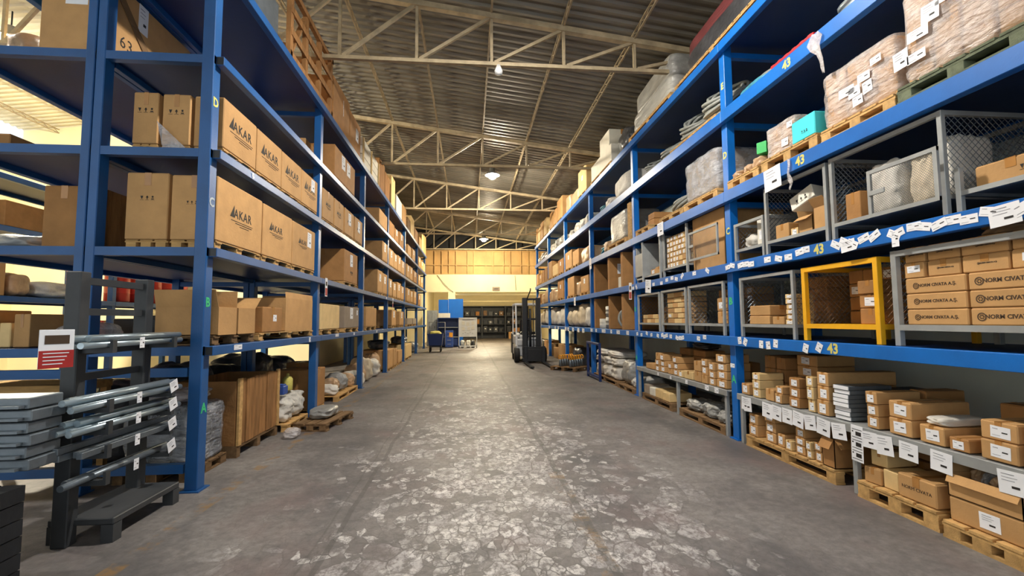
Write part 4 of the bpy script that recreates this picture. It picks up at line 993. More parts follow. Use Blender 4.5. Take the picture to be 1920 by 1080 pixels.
pallet('low pallet of film wrapped grey goods beside the lettered post', XF - .02, XF + .8, 9.05, 10.1, 0, .1, 'oldwood', 'Y')
lump('film wrapped grey brown goods at the third bay post, floor', XF + .02, XF + .8, 9.4, 10.1, .103, .52, 'greywrap', 'wrapped_bundle', 'bundle', 4, .07, 6)
lump('flat crumpled silver sack on the low pallet, floor by post', XF - .0, XF + .7, 9.06, 9.6 - .22, .103, .22, 'whitewrap', 'foil_sack', 'sack', 3, .1, 6)
for lv, zz, hh in (('one', Z1, .77), ('two', Z2, .76)):
    for i, (y, nm) in enumerate(((9.60, 'near'), (10.55, 'middle'), (11.80, 'far'))):
        b = MB(); b.box(0, .95, 0, .05, 0, hh, .004); b.box(0, .03, .05, .12, 0, hh)
        o = b.build('cardboard_divider', 'brown', None, (XF, y, zz)); tag(o, f"tall brown cardboard divider standing on shelf {lv}, third bay, {nm} one", 'divider', 'cardboard dividers')
def drum(label, x, y, z, r, h, m='galv', name='steel_drum', cat='drum', group=None):
    b = MB(); b.lathe([(r * .92, 0), (r, .02 * h), (r, .3 * h), (r * 1.03, .33 * h), (r, .36 * h), (r, .64 * h), (r * 1.03, .67 * h), (r, .7 * h), (r, .97 * h), (r * .95, h), (r * .85, h), (r * .8, h * .96), (.01, h * .96)], 28)
    o = b.build(name, m, None, (x, y, z)); tag(o, label, cat, group)
drum('grey film wrapped drum, lower of two between dividers, shelf one', XF + .40, 11.05, Z1, .34, .28)
drum('grey film wrapped drum, upper of two between dividers, shelf one', XF + .40, 11.05, Z1 + .285, .34, .26)
drum('small white pail beside the grey drums, shelf one', XF + .2, 11.05, Z1, .12, .24, 'whiteboard', 'pail', 'pail') if False else drum('small white pail beyond the grey drums, shelf one', XF + .14, 11.52, Z1, .11, .24, 'whiteboard', 'pail', 'pail')
coil('black hose loop standing behind the near divider, shelf one', (XF + .25, 9.9, 0), .26, .03, 2, (-.3, -.8, .2), 'cable', z0=Z1, spread=.06, name='hose_loop')
drum('grey metal cylinder standing on the white box, shelf two', XF + .2, 9.95, Z2 + .26, .12, .20, 'steel', 'metal_cylinder', 'cylinder')
carton('small white and blue box under the metal cylinder, shelf two', XF + .06, XF + .34, 9.8, 10.1, Z2, .25, 'whiteboard', [], tape=False)
drum('second grey metal cylinder, topmost of its pile, shelf two', XF + .2, 9.95, Z2 + .47, .10, .18, 'galv', 'metal_cylinder', 'cylinder')
o = on_face('paper_label', paper_mesh(.2, .24, 1), None, '-Y', (XF + .3, 10.549, Z2 + .5)); tag(o, 'white sheet stuck on the tall brown divider, shelf two', 'paper')
pallet('wooden pallet under the grey wrapped block, third bay shelf three', XF - .02, XF + .9, 9.3, 10.6, Z3, .12, 'wood', 'Y')
lump('grey film wrapped block with a plank beside it, third bay', XF + .0, XF + .85, 9.35, 10.6, Z3 + .123, .66, 'greywrap', 'wrapped_block', 'block', 12, .015)
b = MB(); b.box(0, .12, 0, .16, 0, .80, .004); o = b.build('wooden_plank', 'wood', None, (XF, 9.06, Z3)); tag(o, 'upright wooden plank beside the grey wrapped block', 'plank')
lump('tan wrapped goods past the grey wrapped block, third bay shelf three', XF, XF + .5, 10.7, 11.1, Z3, .3, 'tanwrap', 'wrapped_bundle', 'bundle', 4, .06)
coil('teal cable coil piled on shelf three, third bay', (XF + .4, 11.55, 0), .28, .03, 9, (-.3, 0, 1), 'teal', spread=.30, z0=Z3)
lump('grey white wrapped sack on shelf four beside the third bay post', XF, XF + .8, 9.1, 10.3, Z4, .56, 'whitewrap', 'cloth_sack', 'sack', 4, .06)
lump('small grey sack on shelf four past the big sack', XF, XF + .5, 10.35, 10.9, Z4, .24, 'whitewrap', 'cloth_sack', 'sack', 4, .08)
coil('teal cable coil on shelf four, third bay', (XF + .36, 11.45, 0), .28, .03, 8, (-.4, 0, 1), 'teal', spread=.3, z0=Z4)
# ------------------------------------------------------------------ far bays of that rack
MATN = {'whitewrap': 'white', 'greywrap': 'grey', 'tanwrap': 'tan', 'beige': 'beige', 'teal': 'teal', 'darkwrap': 'dark'}
for bay in range(3, 6):
    y0, y1 = RY[bay + 1] + .2, RY[bay + 1] + 3.3
    bn = ORD[bay]
    for lv, zz, kinds in ((1, Z1, 'sack'), (2, Z2, 'wrap'), (3, Z3, 'cart'), (4, Z4, 'sack4'), (5, Z5, 'top')):
        yy = y0; i = 0
        while yy < y1 - .3:
            wd = RN.uniform(.55, 1.15); ye = min(yy + wd, y1); h = RN.uniform(.38, .66); pz = zz
            nth = f"{ORD[i]} from near end, shelf {('one','two','three','four','five')[lv-1]}, {bn} bay by pale wall"
            if kinds in ('cart', 'top') and RN.random() < .75 or (kinds == 'wrap' and RN.random() < .4):
                pallet(f"wooden pallet under goods, {nth}", XF - .02, XF + .8, yy, ye - .04, zz, .1, 'wood', 'Y'); pz = zz + .103
                m_ = RN.choice(('tan', 'pale', 'tan', 'brown')); hh = h + (.15 if kinds == 'top' else 0)
                carton(f"{ {'tan':'tan','pale':'pale','brown':'brown'}[m_]} carton, {nth}", XF, XF + .8, yy + .02, ye - .06, pz, hh, m_, [('-X', 0, .08, .16, .14, 1)] if RN.random() < .5 else [], tape=True)
            elif kinds == 'wrap' or kinds == 'cart' or kinds == 'top':
                lump(f"tan wrapped load, {nth}", XF, XF + .8, yy + .02, ye - .06, pz, h, 'tanwrap', 'wrapped_bundle', 'bundle', 7, .035)
            elif kinds == 'sack':
                m_ = RN.choice(('beige', 'beige', 'whitewrap'))
                lump(f"{MATN[m_]} cloth sack, {nth}", XF, XF + .8, yy + .02, ye - .06, pz, h + .1, m_, 'cloth_sack', 'sack', 4, .05)
            else:
                m_ = RN.choice(('greywrap', 'whitewrap', 'greywrap', 'teal'))
                lump(f"{MATN[m_]} wrapped lump, {nth}", XF, XF + .75, yy + .02, ye - .06, pz, h * .8, m_, 'wrapped_bundle', 'bundle', 3.5, .08)
            yy = ye + RN.uniform(.02, .12); i += 1
    for i in ((2,) if bay == 3 else (0, 1, 2)):
        ya = y0 + i * 1.0
        if RN.random() < .7: carton(f"brown carton on the floor, {ORD[i]} from near end, {bn} bay by pale wall", XF + .1, XF + .7, ya, ya + .6, 0, RN.uniform(.3, .6), RN.choice(('brown', 'tan')), [], tape=True)
        else: lump(f"dark wrapped goods on the floor, {ORD[i]} from near end, {bn} bay by pale wall", XF + .1, XF + .8, ya, ya + .8, 0, .6, 'darkwrap', 'wrapped_bundle', 'bundle', 5, .06)

# ------------------------------------------------------------------ goods on the rack facing the aisle opposite
XL = -2.40
A1, A2, A3, A4, A5 = (z + .003 for z in (1.28, 2.19, 3.12, 4.03, 5.0))
def lcart(label, y0, y1, z, h, m='tan', x0=XL, x1=-3.20, logo=None, tags=(), ph=.085, marks=None, pl=True, pm='wood'):
    """carton on its own low pallet, front face on the aisle"""
    if pl:
        pallet('pallet under the ' + label, x0 + .0, x1, y0 + .015, y1 - .015, z, ph, pm, 'X')
        z += ph + .003
    return carton(label, x0, x1, y0, y1, z, h, m, tags, logo, marks)
sh = 'shelf three, first bay'
ys3 = [(4.62, 5.32), (5.34, 6.02), (6.04, 6.73), (6.75, 7.42)]
for i, (a, b_) in enumerate(ys3):
    lcart(f"carton with black sail print, {ORD[i]} along {sh}", a, b_, A3, .50 - .005 * i, 'tan', XL, -2.68, (akar_logo(.46), '+X', .03, .04), [('+X', .12, .13, .15, .18, 1)] if i == 3 else [], marks=('-Y', 0, .04, .12) if i == 0 else None)
lcart('carton with handling marks, middle of three abreast, shelf three', 4.60, 5.25, A3, .50, 'tan', -2.70, -2.96, marks=('-Y', 0, .08, .16))
lcart('carton with handling marks, inmost of three abreast, shelf three', 4.58, 5.25, A3, .50, 'tan', -2.98, -3.21, marks=('-Y', 0, .08, .16))
def sheet(label, P, m='film', n=8, name='film_sheet', amp=.012, t=.0015):
    b = MB(); a, c, d = (Vector(p) for p in P); nn = (c - a).cross(d - a).normalized(); idx = {}; vs = []; fs = []
    for i in range(n + 1):
        for j in range(n + 1 - i):
            idx[(i, j)] = len(vs); q = a + (c - a) * (i / n) + (d - a) * (j / n); vs.append(q + nn * (amp * (noise.noise(q * 22) + .5)))
    for i in range(n):
        for j in range(n - i):
            fs.append((idx[(i, j)], idx[(i + 1, j)], idx[(i, j + 1)]))
            if i + j < n - 1: fs.append((idx[(i + 1, j)], idx[(i + 1, j + 1)], idx[(i, j + 1)]))
    N = len(vs); b.add(vs + [v - nn * t for v in vs], fs + [tuple(k + N for k in f[::-1]) for f in fs]); o = b.build(name, m); tag(o, label, 'film')
sheet('torn clear film hanging off the cartons abreast, shelf three', ((-2.97, 4.555, A3 + .30), (-2.90, 4.553, A3 + .003), (-2.66, 4.55, A3 + .003)), 'darkfilm')
ys2 = [(4.56, 5.52), (5.55, 6.43), (6.45, 7.36)]
for i, (a, b_) in enumerate(ys2):
    lcart(f"big carton with black sail print, {ORD[i]} along shelf two, first bay", a, b_, A2, .62 - .01 * i, 'tan', XL, -2.82, (akar_logo(.44 - .06 * i), '+X', .03 if i == 0 else -.05, .02 if i == 0 else .06), [('+X', .20, .14, .16, .22, 1)] if i == 2 else [], marks=('-Y', -.02, .05, .11) if i == 0 else None)
lcart('big plain carton beside the sail print one, inner of two abreast', 4.56, 5.5, A2, .635, 'tan', -2.84, -3.22, marks=('-Y', 0, .08, .14))
pallet('wooden pallet under the flapped open cartons, shelf one', XL - .0, -3.2, 4.60, 5.42, A1, .09, 'oldwood', 'X')
zz = A1 + .093
open_carton('open carton with one flap folded down, far of the flapped pair', XL, -2.95, 5.02, 5.40, zz, .27, 'tan', .20, (1.7, 2.65, None, .9))
open_carton('open carton with flap folded down, near of the flapped pair', XL, -2.95, 4.64, 4.99, zz, .27, 'tan', .17, (1.7, 2.6, .3, .1))
pallet('wooden pallet under the wide open carton, shelf one', XL, -3.2, 5.56, 7.36, A1, .09, 'wood', 'X')
open_carton('wide open carton with slanted cut side, shelf one', XL - .02, -3.15, 6.3, 7.34, zz, .44, 'tan', .08, (.1, None, None, .2))
o = carton('tan carton leaning in front of the wide open carton, shelf one', XL, -3.1, 5.62, 6.18, zz, .30, 'brown', [('+X', .05, .02, .1, .08, 0)])
for i in range(3):
    carton(f"small taped carton stacked inside the wide open carton, {('bottom','middle','top')[i]} one", XL - .05, -2.75, 6.36, 6.66, zz + .012 + .12 * i, .115, 'tan', [('+X', 0, 0, .09, .06)], name='small_carton')
carton('small white tagged carton inside the wide open carton', XL - .05, -2.8, 6.80, 7.05, zz + .012, .18, 'tan', [('+X', .02, 0, .12, .11, 1)], name='small_carton')
# second bay
lcart('plain light carton past the second post, shelf one', 7.72, 8.80, A1, .42, 'pale')
lcart('grey brown carton with white sheet, second bay, shelf one', 9.15, 10.3, A1, .42, 'grayboard', tags=[('+X', -.05, .08, .22, .22, 1), ('+X', .42, .1, .1, .1, 0)])
lcart('single big carton with white label, second bay, shelf two', 9.05, 10.1, A2, .62, 'brown', tags=[('+X', .02, .14, .2, .24, 1)], logo=(akar_logo(.2), '+X', .05, -.1))
for i, (a, b_) in enumerate(((7.70, 8.30), (8.36, 8.95), (9.05, 9.72), (9.82, 10.5))):
    lcart(f"carton, {ORD[i]} of the row of four, second bay, shelf three", a, b_, A3, .50, 'tan', logo=(akar_logo(.26), '+X', 0, .02), tags=[('+X', .02, .08, .2, .24, 1)] if i > 1 else [])
lcart('carton with two white sheets, second bay, shelf four', 8.3, 9.75, A4, .56, 'brown', tags=[('+X', -.15, .12, .24, .26, 1), ('+X', .22, .1, .24, .26, 1)])
lcart('small tan carton at the start of second bay, shelf four', 7.70, 8.2, A4, .42, 'tan', -2.7, -3.2)
# bays further on: (near, far, shelf, height, tone, sheet)
FARL = [(11.0, 12.2, 1, .46, 'tan', 0), (12.3, 13.0, 2, .58, 'tan', 1), (13.02, 13.7, 2, .56, 'tan', 1), (12.9, 13.7, 3, .52, 'tan', 1), (12.4, 13.6, 4, .42, 'tan', 0),
        (14.6, 15.4, 1, .48, 'tan', 1), (16.2, 17.2, 1, .46, 'tan', 1), (14.0, 14.6, 2, .50, 'tan', 1), (14.75, 15.4, 2, .44, 'tan', 1), (15.6, 16.4, 2, .52, 'tan', 1), (16.5, 17.2, 2, .46, 'tan', 1),
        (14.0, 14.8, 3, .5, 'tan', 1), (14.85, 15.6, 3, .48, 'tan', 1), (15.7, 16.4, 3, .52, 'tan', 1), (16.5, 17.3, 3, .46, 'tan', 1), (14.0, 14.9, 4, .44, 'brown', 0), (15.0, 15.8, 4, .40, 'brown', 1), (16.0, 17.0, 4, .48, 'brown', 1),
        (18.0, 19.0, 2, .5, 'tan', 1), (19.1, 19.9, 2, .46, 'tan', 1), (20.2, 21.2, 2, .52, 'tan', 1), (17.9, 18.8, 3, .5, 'tan', 1), (18.9, 19.8, 3, .52, 'tan', 1), (20.0, 21.3, 3, .48, 'brown', 1), (18.2, 19.2, 4, .4, 'tan', 0), (19.6, 20.6, 4, .46, 'tan', 1), (18.2, 19.8, 1, .22, 'grayboard', 0), (20.0, 21.2, 1, .24, 'grayboard', 0),
        (22.0, 23.0, 2, .5, 'brown', 1), (22.0, 22.8, 3, .5, 'tan', 1), (23.0, 24.2, 3, .46, 'tan', 1), (22.0, 23.0, 4, .46, 'tan', 1), (23.2, 24.2, 4, .4, 'tan', 1), (24.3, 25.1, 4, .44, 'pale', 0)]
cnt = {}
for (a, b_, lv, h, m_, t_) in FARL:
    bay = sum(1 for q in LY if q < a); k = cnt.get((bay, lv), 0); cnt[(bay, lv)] = k + 1
    lcart(f"{ {'tan':'tan','brown':'brown','pale':'pale','grayboard':'grey'}[m_]} carton, {ORD[k]} along shelf {('one','two','three','four')[lv-1]}, {ORD[bay-1]} aisle bay", a, b_, (A1, A2, A3, A4)[lv - 1], h, m_, tags=[('+X', 0, .1, .22, .2, 1)] if t_ else [])
# top shelf
b = MB(); b.box(0, .8, 0, 1.1, 0, .5, .02); b.box(.03, .77, .03, 1.07, .5, .56, .01); o = b.build('grey_equipment_case', 'steel', None, (-3.2, 4.7, A5)); tag(o, 'dim grey case on the top shelf at the near end of the aisle rack', 'case')
o = thing('slatted_crate', 'brown slatted wooden crate with loose scrap on the top shelf', 'crate', (-3.2, 6.05, A5))
W, D, H = .86, 1.85, 1.0
for nm, z in (('bottom_frame', .04), ('top_frame', H - .04)):
    m = MB(); 
    for y in (.03, D - .03): m.box(0, W, y - .03, y + .03, z - .04, z + .04)
    for x in (.03, W - .03): m.box(x - .03, x + .03, 0.001, D - .001, z - .039, z + .039)
    if nm == 'bottom_frame': m.box(.05, W - .05, .05, D - .05, z - .02, z + .01)
    m.build(nm, 'cratewood', o)
for x in (.04, W - .04):
    for y in (.05, .62, 1.22, D - .05):
        m = MB(); m.box(x - .03, x + .03, y - .045, y + .045, .0, H); m.build('crate_slat', 'cratewood', o)
for z in (.35, .66):
    m = MB(); m.box(W - .03, W, .02, D - .02, z - .05, z + .05); m.build('side_rail', 'cratewood', o)
m = MB(); m.bar((W - .05, .1, .1), (W - .05, .6, .9), .07, .03); m.build('brace', 'cratewood', o)
for i in range(3): lump(f"loose scrap piece in the slatted crate, {ORD[i]} from the camera end", -3.1, -2.5, 6.15 + .55 * i, 6.6 + .55 * i, A5 + .06, .35, 'whitewrap' if i == 1 else 'tanwrap', 'scrap_bundle', 'scrap', 3, .12)
def top(label, y0, y1, h, m, kind='c', **k):
    if kind == 'c': return carton(label, -2.36, -3.2, y0, y1, A5, h, m, k.get('tags', ()), tape=True)
    return lump(label, -2.36, -3.2, y0, y1, A5, h, m, p=9, amp=.02)
top('big brown carton past the slatted crate, top shelf', 8.0, 9.1, .80, 'brown', tags=[('+X', .1, .1, .02, .3)])
top('big brown carton with torn label, second past the slatted crate', 9.13, 10.0, .70, 'brown', tags=[('+X', .15, .05, .22, .26, 1)])
o = thing('white_crate', 'pale whitewashed board crate on the top shelf', 'crate', (-3.2, 10.15, A5))
for z in (.0, .2, .4): m = MB(); m.box(0, .84, 0, 1.85, z, z + .185, .004); m.build('side_board', 'whiteboard', o)
for y in (.05, .9, 1.75): m = MB(); m.box(.84, .865, y, y + .08, 0, .585); m.build('crate_slat', 'pale', o)
top('dark brown stained carton past the pale crate, top shelf', 12.15, 12.9, .82, 'cratewood'); top('second dark brown carton past the pale crate, top shelf', 12.95, 13.7, .72, 'cratewood')
top('upright stack of pale boards on the top shelf', 14.0, 14.7, .95, 'pale'); top('white carton behind the upright boards, top shelf', 15.0, 16.2, .62, 'whiteboard'); top('tan carton, fourth aisle bay, top shelf', 16.4, 17.3, .66, 'tan')
for i, (a, b_, h, m_) in enumerate(((17.7, 18.6, .5, 'oldwood'), (18.8, 19.8, .8, 'pale'), (20, 21.2, .55, 'brown'), (21.8, 22.9, .5, 'tan'), (23.0, 24.0, .9, 'pale'), (24.1, 25.2, 1.0, 'tan'))): top(f"far carton on the top shelf, {ORD[i]} after the pale boards", a, b_, h, m_)
# floor level
pallet('wooden pallet under the dark film wrapped boxes by the near post', -2.62, -3.3, 4.68, 5.36, 0, .10, 'oldwood', 'Y')
wrapped('dark grey boxes bound in shiny clear film by the near post', -2.64, -3.25, 4.70, 5.34, .103, .58, 'darksteel', 'darkfilm', 2, 3, 2, face='+X', name='wrapped_box_load', amp=.04)
lump('loose clear film heaped on the dark wrapped boxes', -2.68, -3.2, 4.75, 5.3, .71, .12, 'film', 'film_scrap', 'film', 3, .12)
lump('black bag hanging over the rear of the dark wrapped boxes', -2.9, -3.25, 5.45, 6.2, .82, .3, 'black', 'plastic_bag', 'bag', 3, .12) if False else None
o = thing('plank_crate', 'tall brown plank crate on the floor of the first bay', 'crate', (-2.56, 5.44, 0))
for i in range(6):
    m = MB(); y = .005 + i * .18; m.box(-.025, .006 * ((i * 2) % 3), y + .004 * (i % 2), y + .170, .13, .86 - .012 * (i % 2), .005); m.build('front_plank', 'cratewood', o)
m = MB(); m.box(-.66, -.026, 0, .02, .13, .84, .003); m.box(-.66, -.026, 1.06, 1.08, .13, .84, .003); m.box(-.66, -.64, .02, 1.06, .13, .84, .003); m.build('crate_walls', 'cratewood', o)
m = MB(); m.box(-.66, 0, 0, 1.08, .10, .129); 
for y in (.0, .5, 1.0): m.box(-.66, 0, y, y + .08, 0, .10)
m.build('crate_base', 'oldwood', o)
for y in (.0, 1.02): m = MB(); m.box(-.01, .015, y, y + .07, .13, .87); m.build('corner_batten', 'wood', o)
pallet('wooden pallet under the white sacks, first bay', -2.46, -3.2, 6.62, 7.42, 0, .10, 'wood', 'Y')
lump('crumpled white plastic sack with faded print on the floor pallet', -2.46, -3.2, 6.64, 7.0, .103, .36, 'whitewrap', 'plastic_sack', 'sack', 3.2, .10, 6)
lump('second crumpled white plastic sack by the second post', -2.46, -3.2, 7.02, 7.42, .103, .38, 'whitewrap', 'plastic_sack', 'sack', 3.2, .10, 6)
b = MB(); b.box(0, .2, 0, .15, 0, .12, .01); b.box(.02, .18, .02, .13, .12, .14, .005); o = b.build('blue_tin', 'drawerblue', None, (-2.75, 6.68, .49)); tag(o, 'small blue tin on the white sacks', 'tin')
b = MB(); b.lathe([(.06, 0), (.07, .01), (.07, .16), (.05, .19), (.02, .2), (.02, .23), (.015, .24)], 16); o = b.build('yellow_bottle', 'yellowpaint', None, (-2.66, 7.1, .50)); tag(o, 'yellow bottle standing on the white sacks', 'bottle')
lump('clear film crumpled on the floor beside the white sacks', -2.2, -2.4, 6.2, 6.45, 0, .12, 'film', 'film_scrap', 'film', 3, .12)
pallet('worn pallet sticking out into the aisle before the second post', -1.86, -2.34, 6.6, 7.5, 0, .11, 'oldwood', 'X', rz=-.16)
lump('grey film wrapped sheet lying on the pallet in the aisle', -1.95, -2.3, 6.8, 7.35, .113, .14, 'greywrap', 'wrapped_bundle', 'bundle', 4, .08)
lcart('brown carton on the floor past the second post', 7.75, 8.35, 0, .62, 'brown', -2.5, -3.1, ph=.09)
lcart('second brown carton behind it on the floor, second bay', 8.45, 8.9, 0, .68, 'brown', -2.8, -3.2, ph=.09)
pallet('pallet of metal parts on the floor, second bay', -2.44, -3.1, 8.95, 10.5, 0, .1, 'wood', 'Y')
for i in range(5):
    lump(f"white and rusty machine part on the floor pallet, {ORD[i]} from near end, second bay", -2.46 - .08 * (i % 2), -2.9, 9.0 + .29 * i, 9.27 + .29 * i, .103, .2 + .08 * (i % 3), ('whitewrap', 'tanwrap', 'greywrap')[i % 3], 'machine_part', 'part', 2.6, .12)
for i in range(6):
    lump(f"mixed bundle on the floor, {ORD[i]} from near end, third aisle bay", -2.42 - .1 * (i % 2), -3.0, 10.85 + .47 * i, 11.28 + .47 * i, 0, .35 + .12 * (i % 3), ('whitewrap', 'tanwrap', 'beige', 'greywrap')[i % 4], 'mixed_bundle', 'bundle', 3, .1)
for i, (a, b_, h) in enumerate(((14.0, 14.9, .55), (15.0, 15.7, .52), (16.0, 16.9, .4))): lcart(f"tan carton on the floor, {ORD[i]} along the fourth aisle bay", a, b_, 0, h, 'tan', ph=.08)
lcart('pale crate like carton on the floor, fifth aisle bay', 17.8, 19.6, 0, .5, 'pale', ph=.08)
lump('black bag on the pale carton, fifth aisle bay', -2.45, -3.1, 18.0, 19.2, .6, .3, 'darkwrap', 'plastic_bag', 'bag', 3, .1)
lump('black bag on the tan cartons, fourth aisle bay', -2.45, -3.1, 14.1, 14.8, .65, .28, 'darkwrap', 'plastic_bag', 'bag', 3, .1)
lump('grey bundle on the floor, sixth aisle bay', -2.45, -3.1, 22.0, 23.2, 0, .5, 'greywrap', 'wrapped_bundle', 'bundle', 3, .1)
# ------------------------------------------------------------------ rack standing behind it
XB = -3.44
o = carton('tall carton with bold 63 and brown tape on shelf four, rear rack', XB - .02, -4.10, 4.60, 5.85, A4 + .09, .74, 'tan', [('-Y', .0, .17, .20, .17, 1), ('+X', -.2, .22, .14, .3, 1)], (text_mesh('63', .17, 'ink', 1.1), '+X', -.42, -.19))
m = MB(); m.bar((.0, -.60, .68), (.0, .05, .06), .004, .09); t_ = m.build('packing_tape', 'oldwood', o); t_.location = (.327, 0, .01)
pallet('pallet under the tall carton with bold 63', XB, -4.12, 4.58, 5.87, A4, .085, 'oldwood', 'X')
lump('plywood and black goods beside the tall carton, rear rack', -4.12 - .02, -4.6, 4.7, 5.6, A4, .35, 'tanwrap', 'wrapped_bundle', 'bundle', 5, .06)
carton('plain brown carton at the near end of shelf two, rear rack', XB - .18, -3.98, 4.62, 5.3, A2 + .0, .60, 'brown')
carton('dark carton beside the rear posts, shelf two, rear rack', XB - .01, -3.60, 4.62, 5.3, A2, .58, 'cratewood')
lump('silver film bundle at the near end of shelf two, rear rack', -4.05, -4.6, 4.6, 5.2, A2, .16, 'greywrap', 'film_bundle', 'bundle', 3, .12)
for i, (x0, x1, h, m_) in enumerate(((-4.02, -4.16, .30, 'tan'), (-4.18, -4.40, .22, 'pale'), (-4.42, -4.62, .34, 'brown'))):
    carton(f"tan carton at the near end of shelf one, rear rack, {ORD[i]} from the posts", x0, x1, 4.62, 5.1, A1, h, m_)
lump('pale blue plastic sheet crumpled over the cartons, shelf one, rear rack', -3.6, -4.0, 4.7, 5.3, A1, .22, 'film', 'plastic_sheet', 'film', 3, .12)
for i in range(4):
    carton(f"black case on shelf one of the rear rack, {ORD[i]} from the camera end", XB, -3.95, 5.5 + .48 * i, 5.94 + .48 * i, A1, .26 + .04 * (i % 2), 'black', [], tape=False, name='black_case', cat='case')
carton('low pale box on shelf three of the rear rack', XB - .1, -3.9, 6.0, 6.6, A3, .14, 'whiteboard'); carton('brown board stack at the near end of shelf three, rear rack', -4.3, -4.62, 4.62, 5.2, A3, .16, 'brown')
o = thing('wooden_trestle', 'yellowish wooden trestle under the rear rack near the pipe stand', 'trestle', (-4.0, 4.62, 0))
m = MB(); m.box(-.6, .36, 0, .5, .86, .93, .004); m.build('trestle_top', 'wood', o)
for x in (-.56, .30):
    for y in (.02, .42): m = MB(); m.box(x, x + .06, y, y + .06, 0, .86); m.build('leg', 'wood', o)
for i in range(5): lump(f"dark scrap bundle on the floor under the rear rack, {ORD[i]} from camera end", -3.56, -4.46, 5.25 + .98 * i, 6.2 + .98 * i, 0, .82 + .1 * (i % 2), 'darkwrap', 'scrap_bundle', 'scrap', 5, .07)
# ------------------------------------------------------------------ rack across the bright side aisle
for lv, zz in ((0, 1.053), (1, 1.983), (2, 3.203)):
    y = 4.7; i = 0
    while y < 14.2:
        w = RN.uniform(.5, .9)
        if lv == 1 and y > 10.0: w = .52
        if 7.6 < y + w and y < 7.95: y = 7.96
        if 11.0 < y + w and y < 11.35: y = 11.36
        if y + w > 14.4: break
        nth = f"{ORD[i]} from near end, shelf {('one','two','three')[lv]}, side aisle rack"
        if lv <= 1 and y > 10.0:
            n = 2 if RN.random() < .8 else 1
            if lv == 1:
                b = MB(); r = .24; b.lathe([(r * .9, 0), (r, .02), (r, .2), (r * 1.03, .21), (r, .22), (r, .42), (r * 1.03, .43), (r, .44), (r, .66), (r * .9, .69), (r * .3, .69), (.06, .74), (.01, .74)], 24)
                o = b.build('red_barrel', 'barrel', None, (-8.28, y + .26, zz)); tag(o, f"red plastic barrel, {nth}", 'barrel', 'red barrels'); y += .56
            else:
                carton(f"red carton, {nth}", -8.02, -8.6, y, y + w, zz, .5, 'red'); y += w + .1
        elif RN.random() < .6:
            carton(f"tan carton, {nth}", -8.02, -8.7, y, y + w, zz, RN.uniform(.3, .6), RN.choice(('tan', 'pale', 'brown')), [('+X', 0, .05, .2, .16, 1)] if RN.random() < .4 else []); y += w + .08
        else:
            lump(f"pale wrapped goods, {nth}", -8.02, -8.7, y, y + w, zz, RN.uniform(.3, .6), RN.choice(('whitewrap', 'greywrap', 'tanwrap')), 'wrapped_bundle', 'bundle', 4, .06); y += w + .08
        i += 1
# ------------------------------------------------------------------ pipe stand and profiles at the near end
o = thing('pipe_stand', 'grey steel pipe stand with a ladder frame and low platform foot', 'stand', (-2.65, 3.85, 0))
m = MB(); m.box(-.20, .22, -.36, .36, .12, .165, .006); m.build('platform', 'standgrey', o)
for y in (-.36, .28):
    for x in (.14, -.2): m = MB(); m.box(x, x + .08, y, y + .08, 0, .12); m.build('platform_foot', 'standgrey', o)
for y in (-.42, .24):
    m = MB(); m.box(-.13, -.03, y, y + .09, 0, 1.86, .006); m.build('upright', 'standgrey', o)
for z in (1.80, 1.58, 1.30, 1.12):
    m = MB(); m.box(-.10, -.06, -.33, .24, z - .025, z + .025); m.build('rung', 'standgrey', o)
TZ = (1.36, .95, .80, .64, .46)
for z in TZ:
    for y in (-.40, .27):
        m = MB(); m.box(-.03, .17, y + .02, y + .06, z - .07, z - .035); m.box(.15, .17, y + .02, y + .06, z - .036, z + .02); m.build('support_arm', 'standgrey', o)
    on_face('hook_tag', paper_mesh(.05, .08, 0), o, '+X', (.175, -.10, z - .01))
for z in TZ[1:]:
    on_face('paper_tag', paper_mesh(.10, .09, 1), o, '+X', (.178, .30, z + .02), .3)
k = 0
for li, z in enumerate(TZ):
    for j in range((6, 5, 5, 4, 2)[li]):
        x = -2.66 + .03 + .048 * (j % 3); zz = z - .010 + .046 * (j // 3); y0 = 3.30 + RN.uniform(-.1, .05)
        b = MB(); r = .022
        if li == 3: b.box(x - .018, x + .018, y0, 4.32, zz - .02, zz + .022, .003)
        else: b.tube([(x, y0, zz), (x, 4.34 + RN.uniform(-.05, 0), zz)], r, 10)
        ob = b.build('steel_pipe', 'alu' if li < 3 else 'steel'); tag(ob, f"{'threaded' if li == 0 else 'grey'} pipe, {ORD[j]} on the {ORD[li]} rest down the stand", 'pipe', 'pipes on the stand')
for i in range(6):
    z = .62 + .073 * i; b = MB(); b.box(-4.9, -2.62 - .02 * (i % 2), 3.06, 3.30, z, z + .066, .006); b.box(-4.9, -2.66, 3.02, 3.062, z + .008, z + .024)
    ob = b.build('steel_profile', 'steel'); tag(ob, f"long grey steel profile, {ORD[i]} from the bottom of the stack by the pipe stand", 'profile', 'steel profiles')
for i in range(3):
    for x in (-4.4, -3.3):
        pass
o = thing('profile_trestle', 'dark steel trestle carrying the stack of grey profiles', 'trestle', (-3.6, 3.05, 0))
for x in (-.9, .4):
    m = MB(); m.box(x, x + .08, 0, .25, 0, .61); m.build('leg', 'darksteel', o)
k = 0
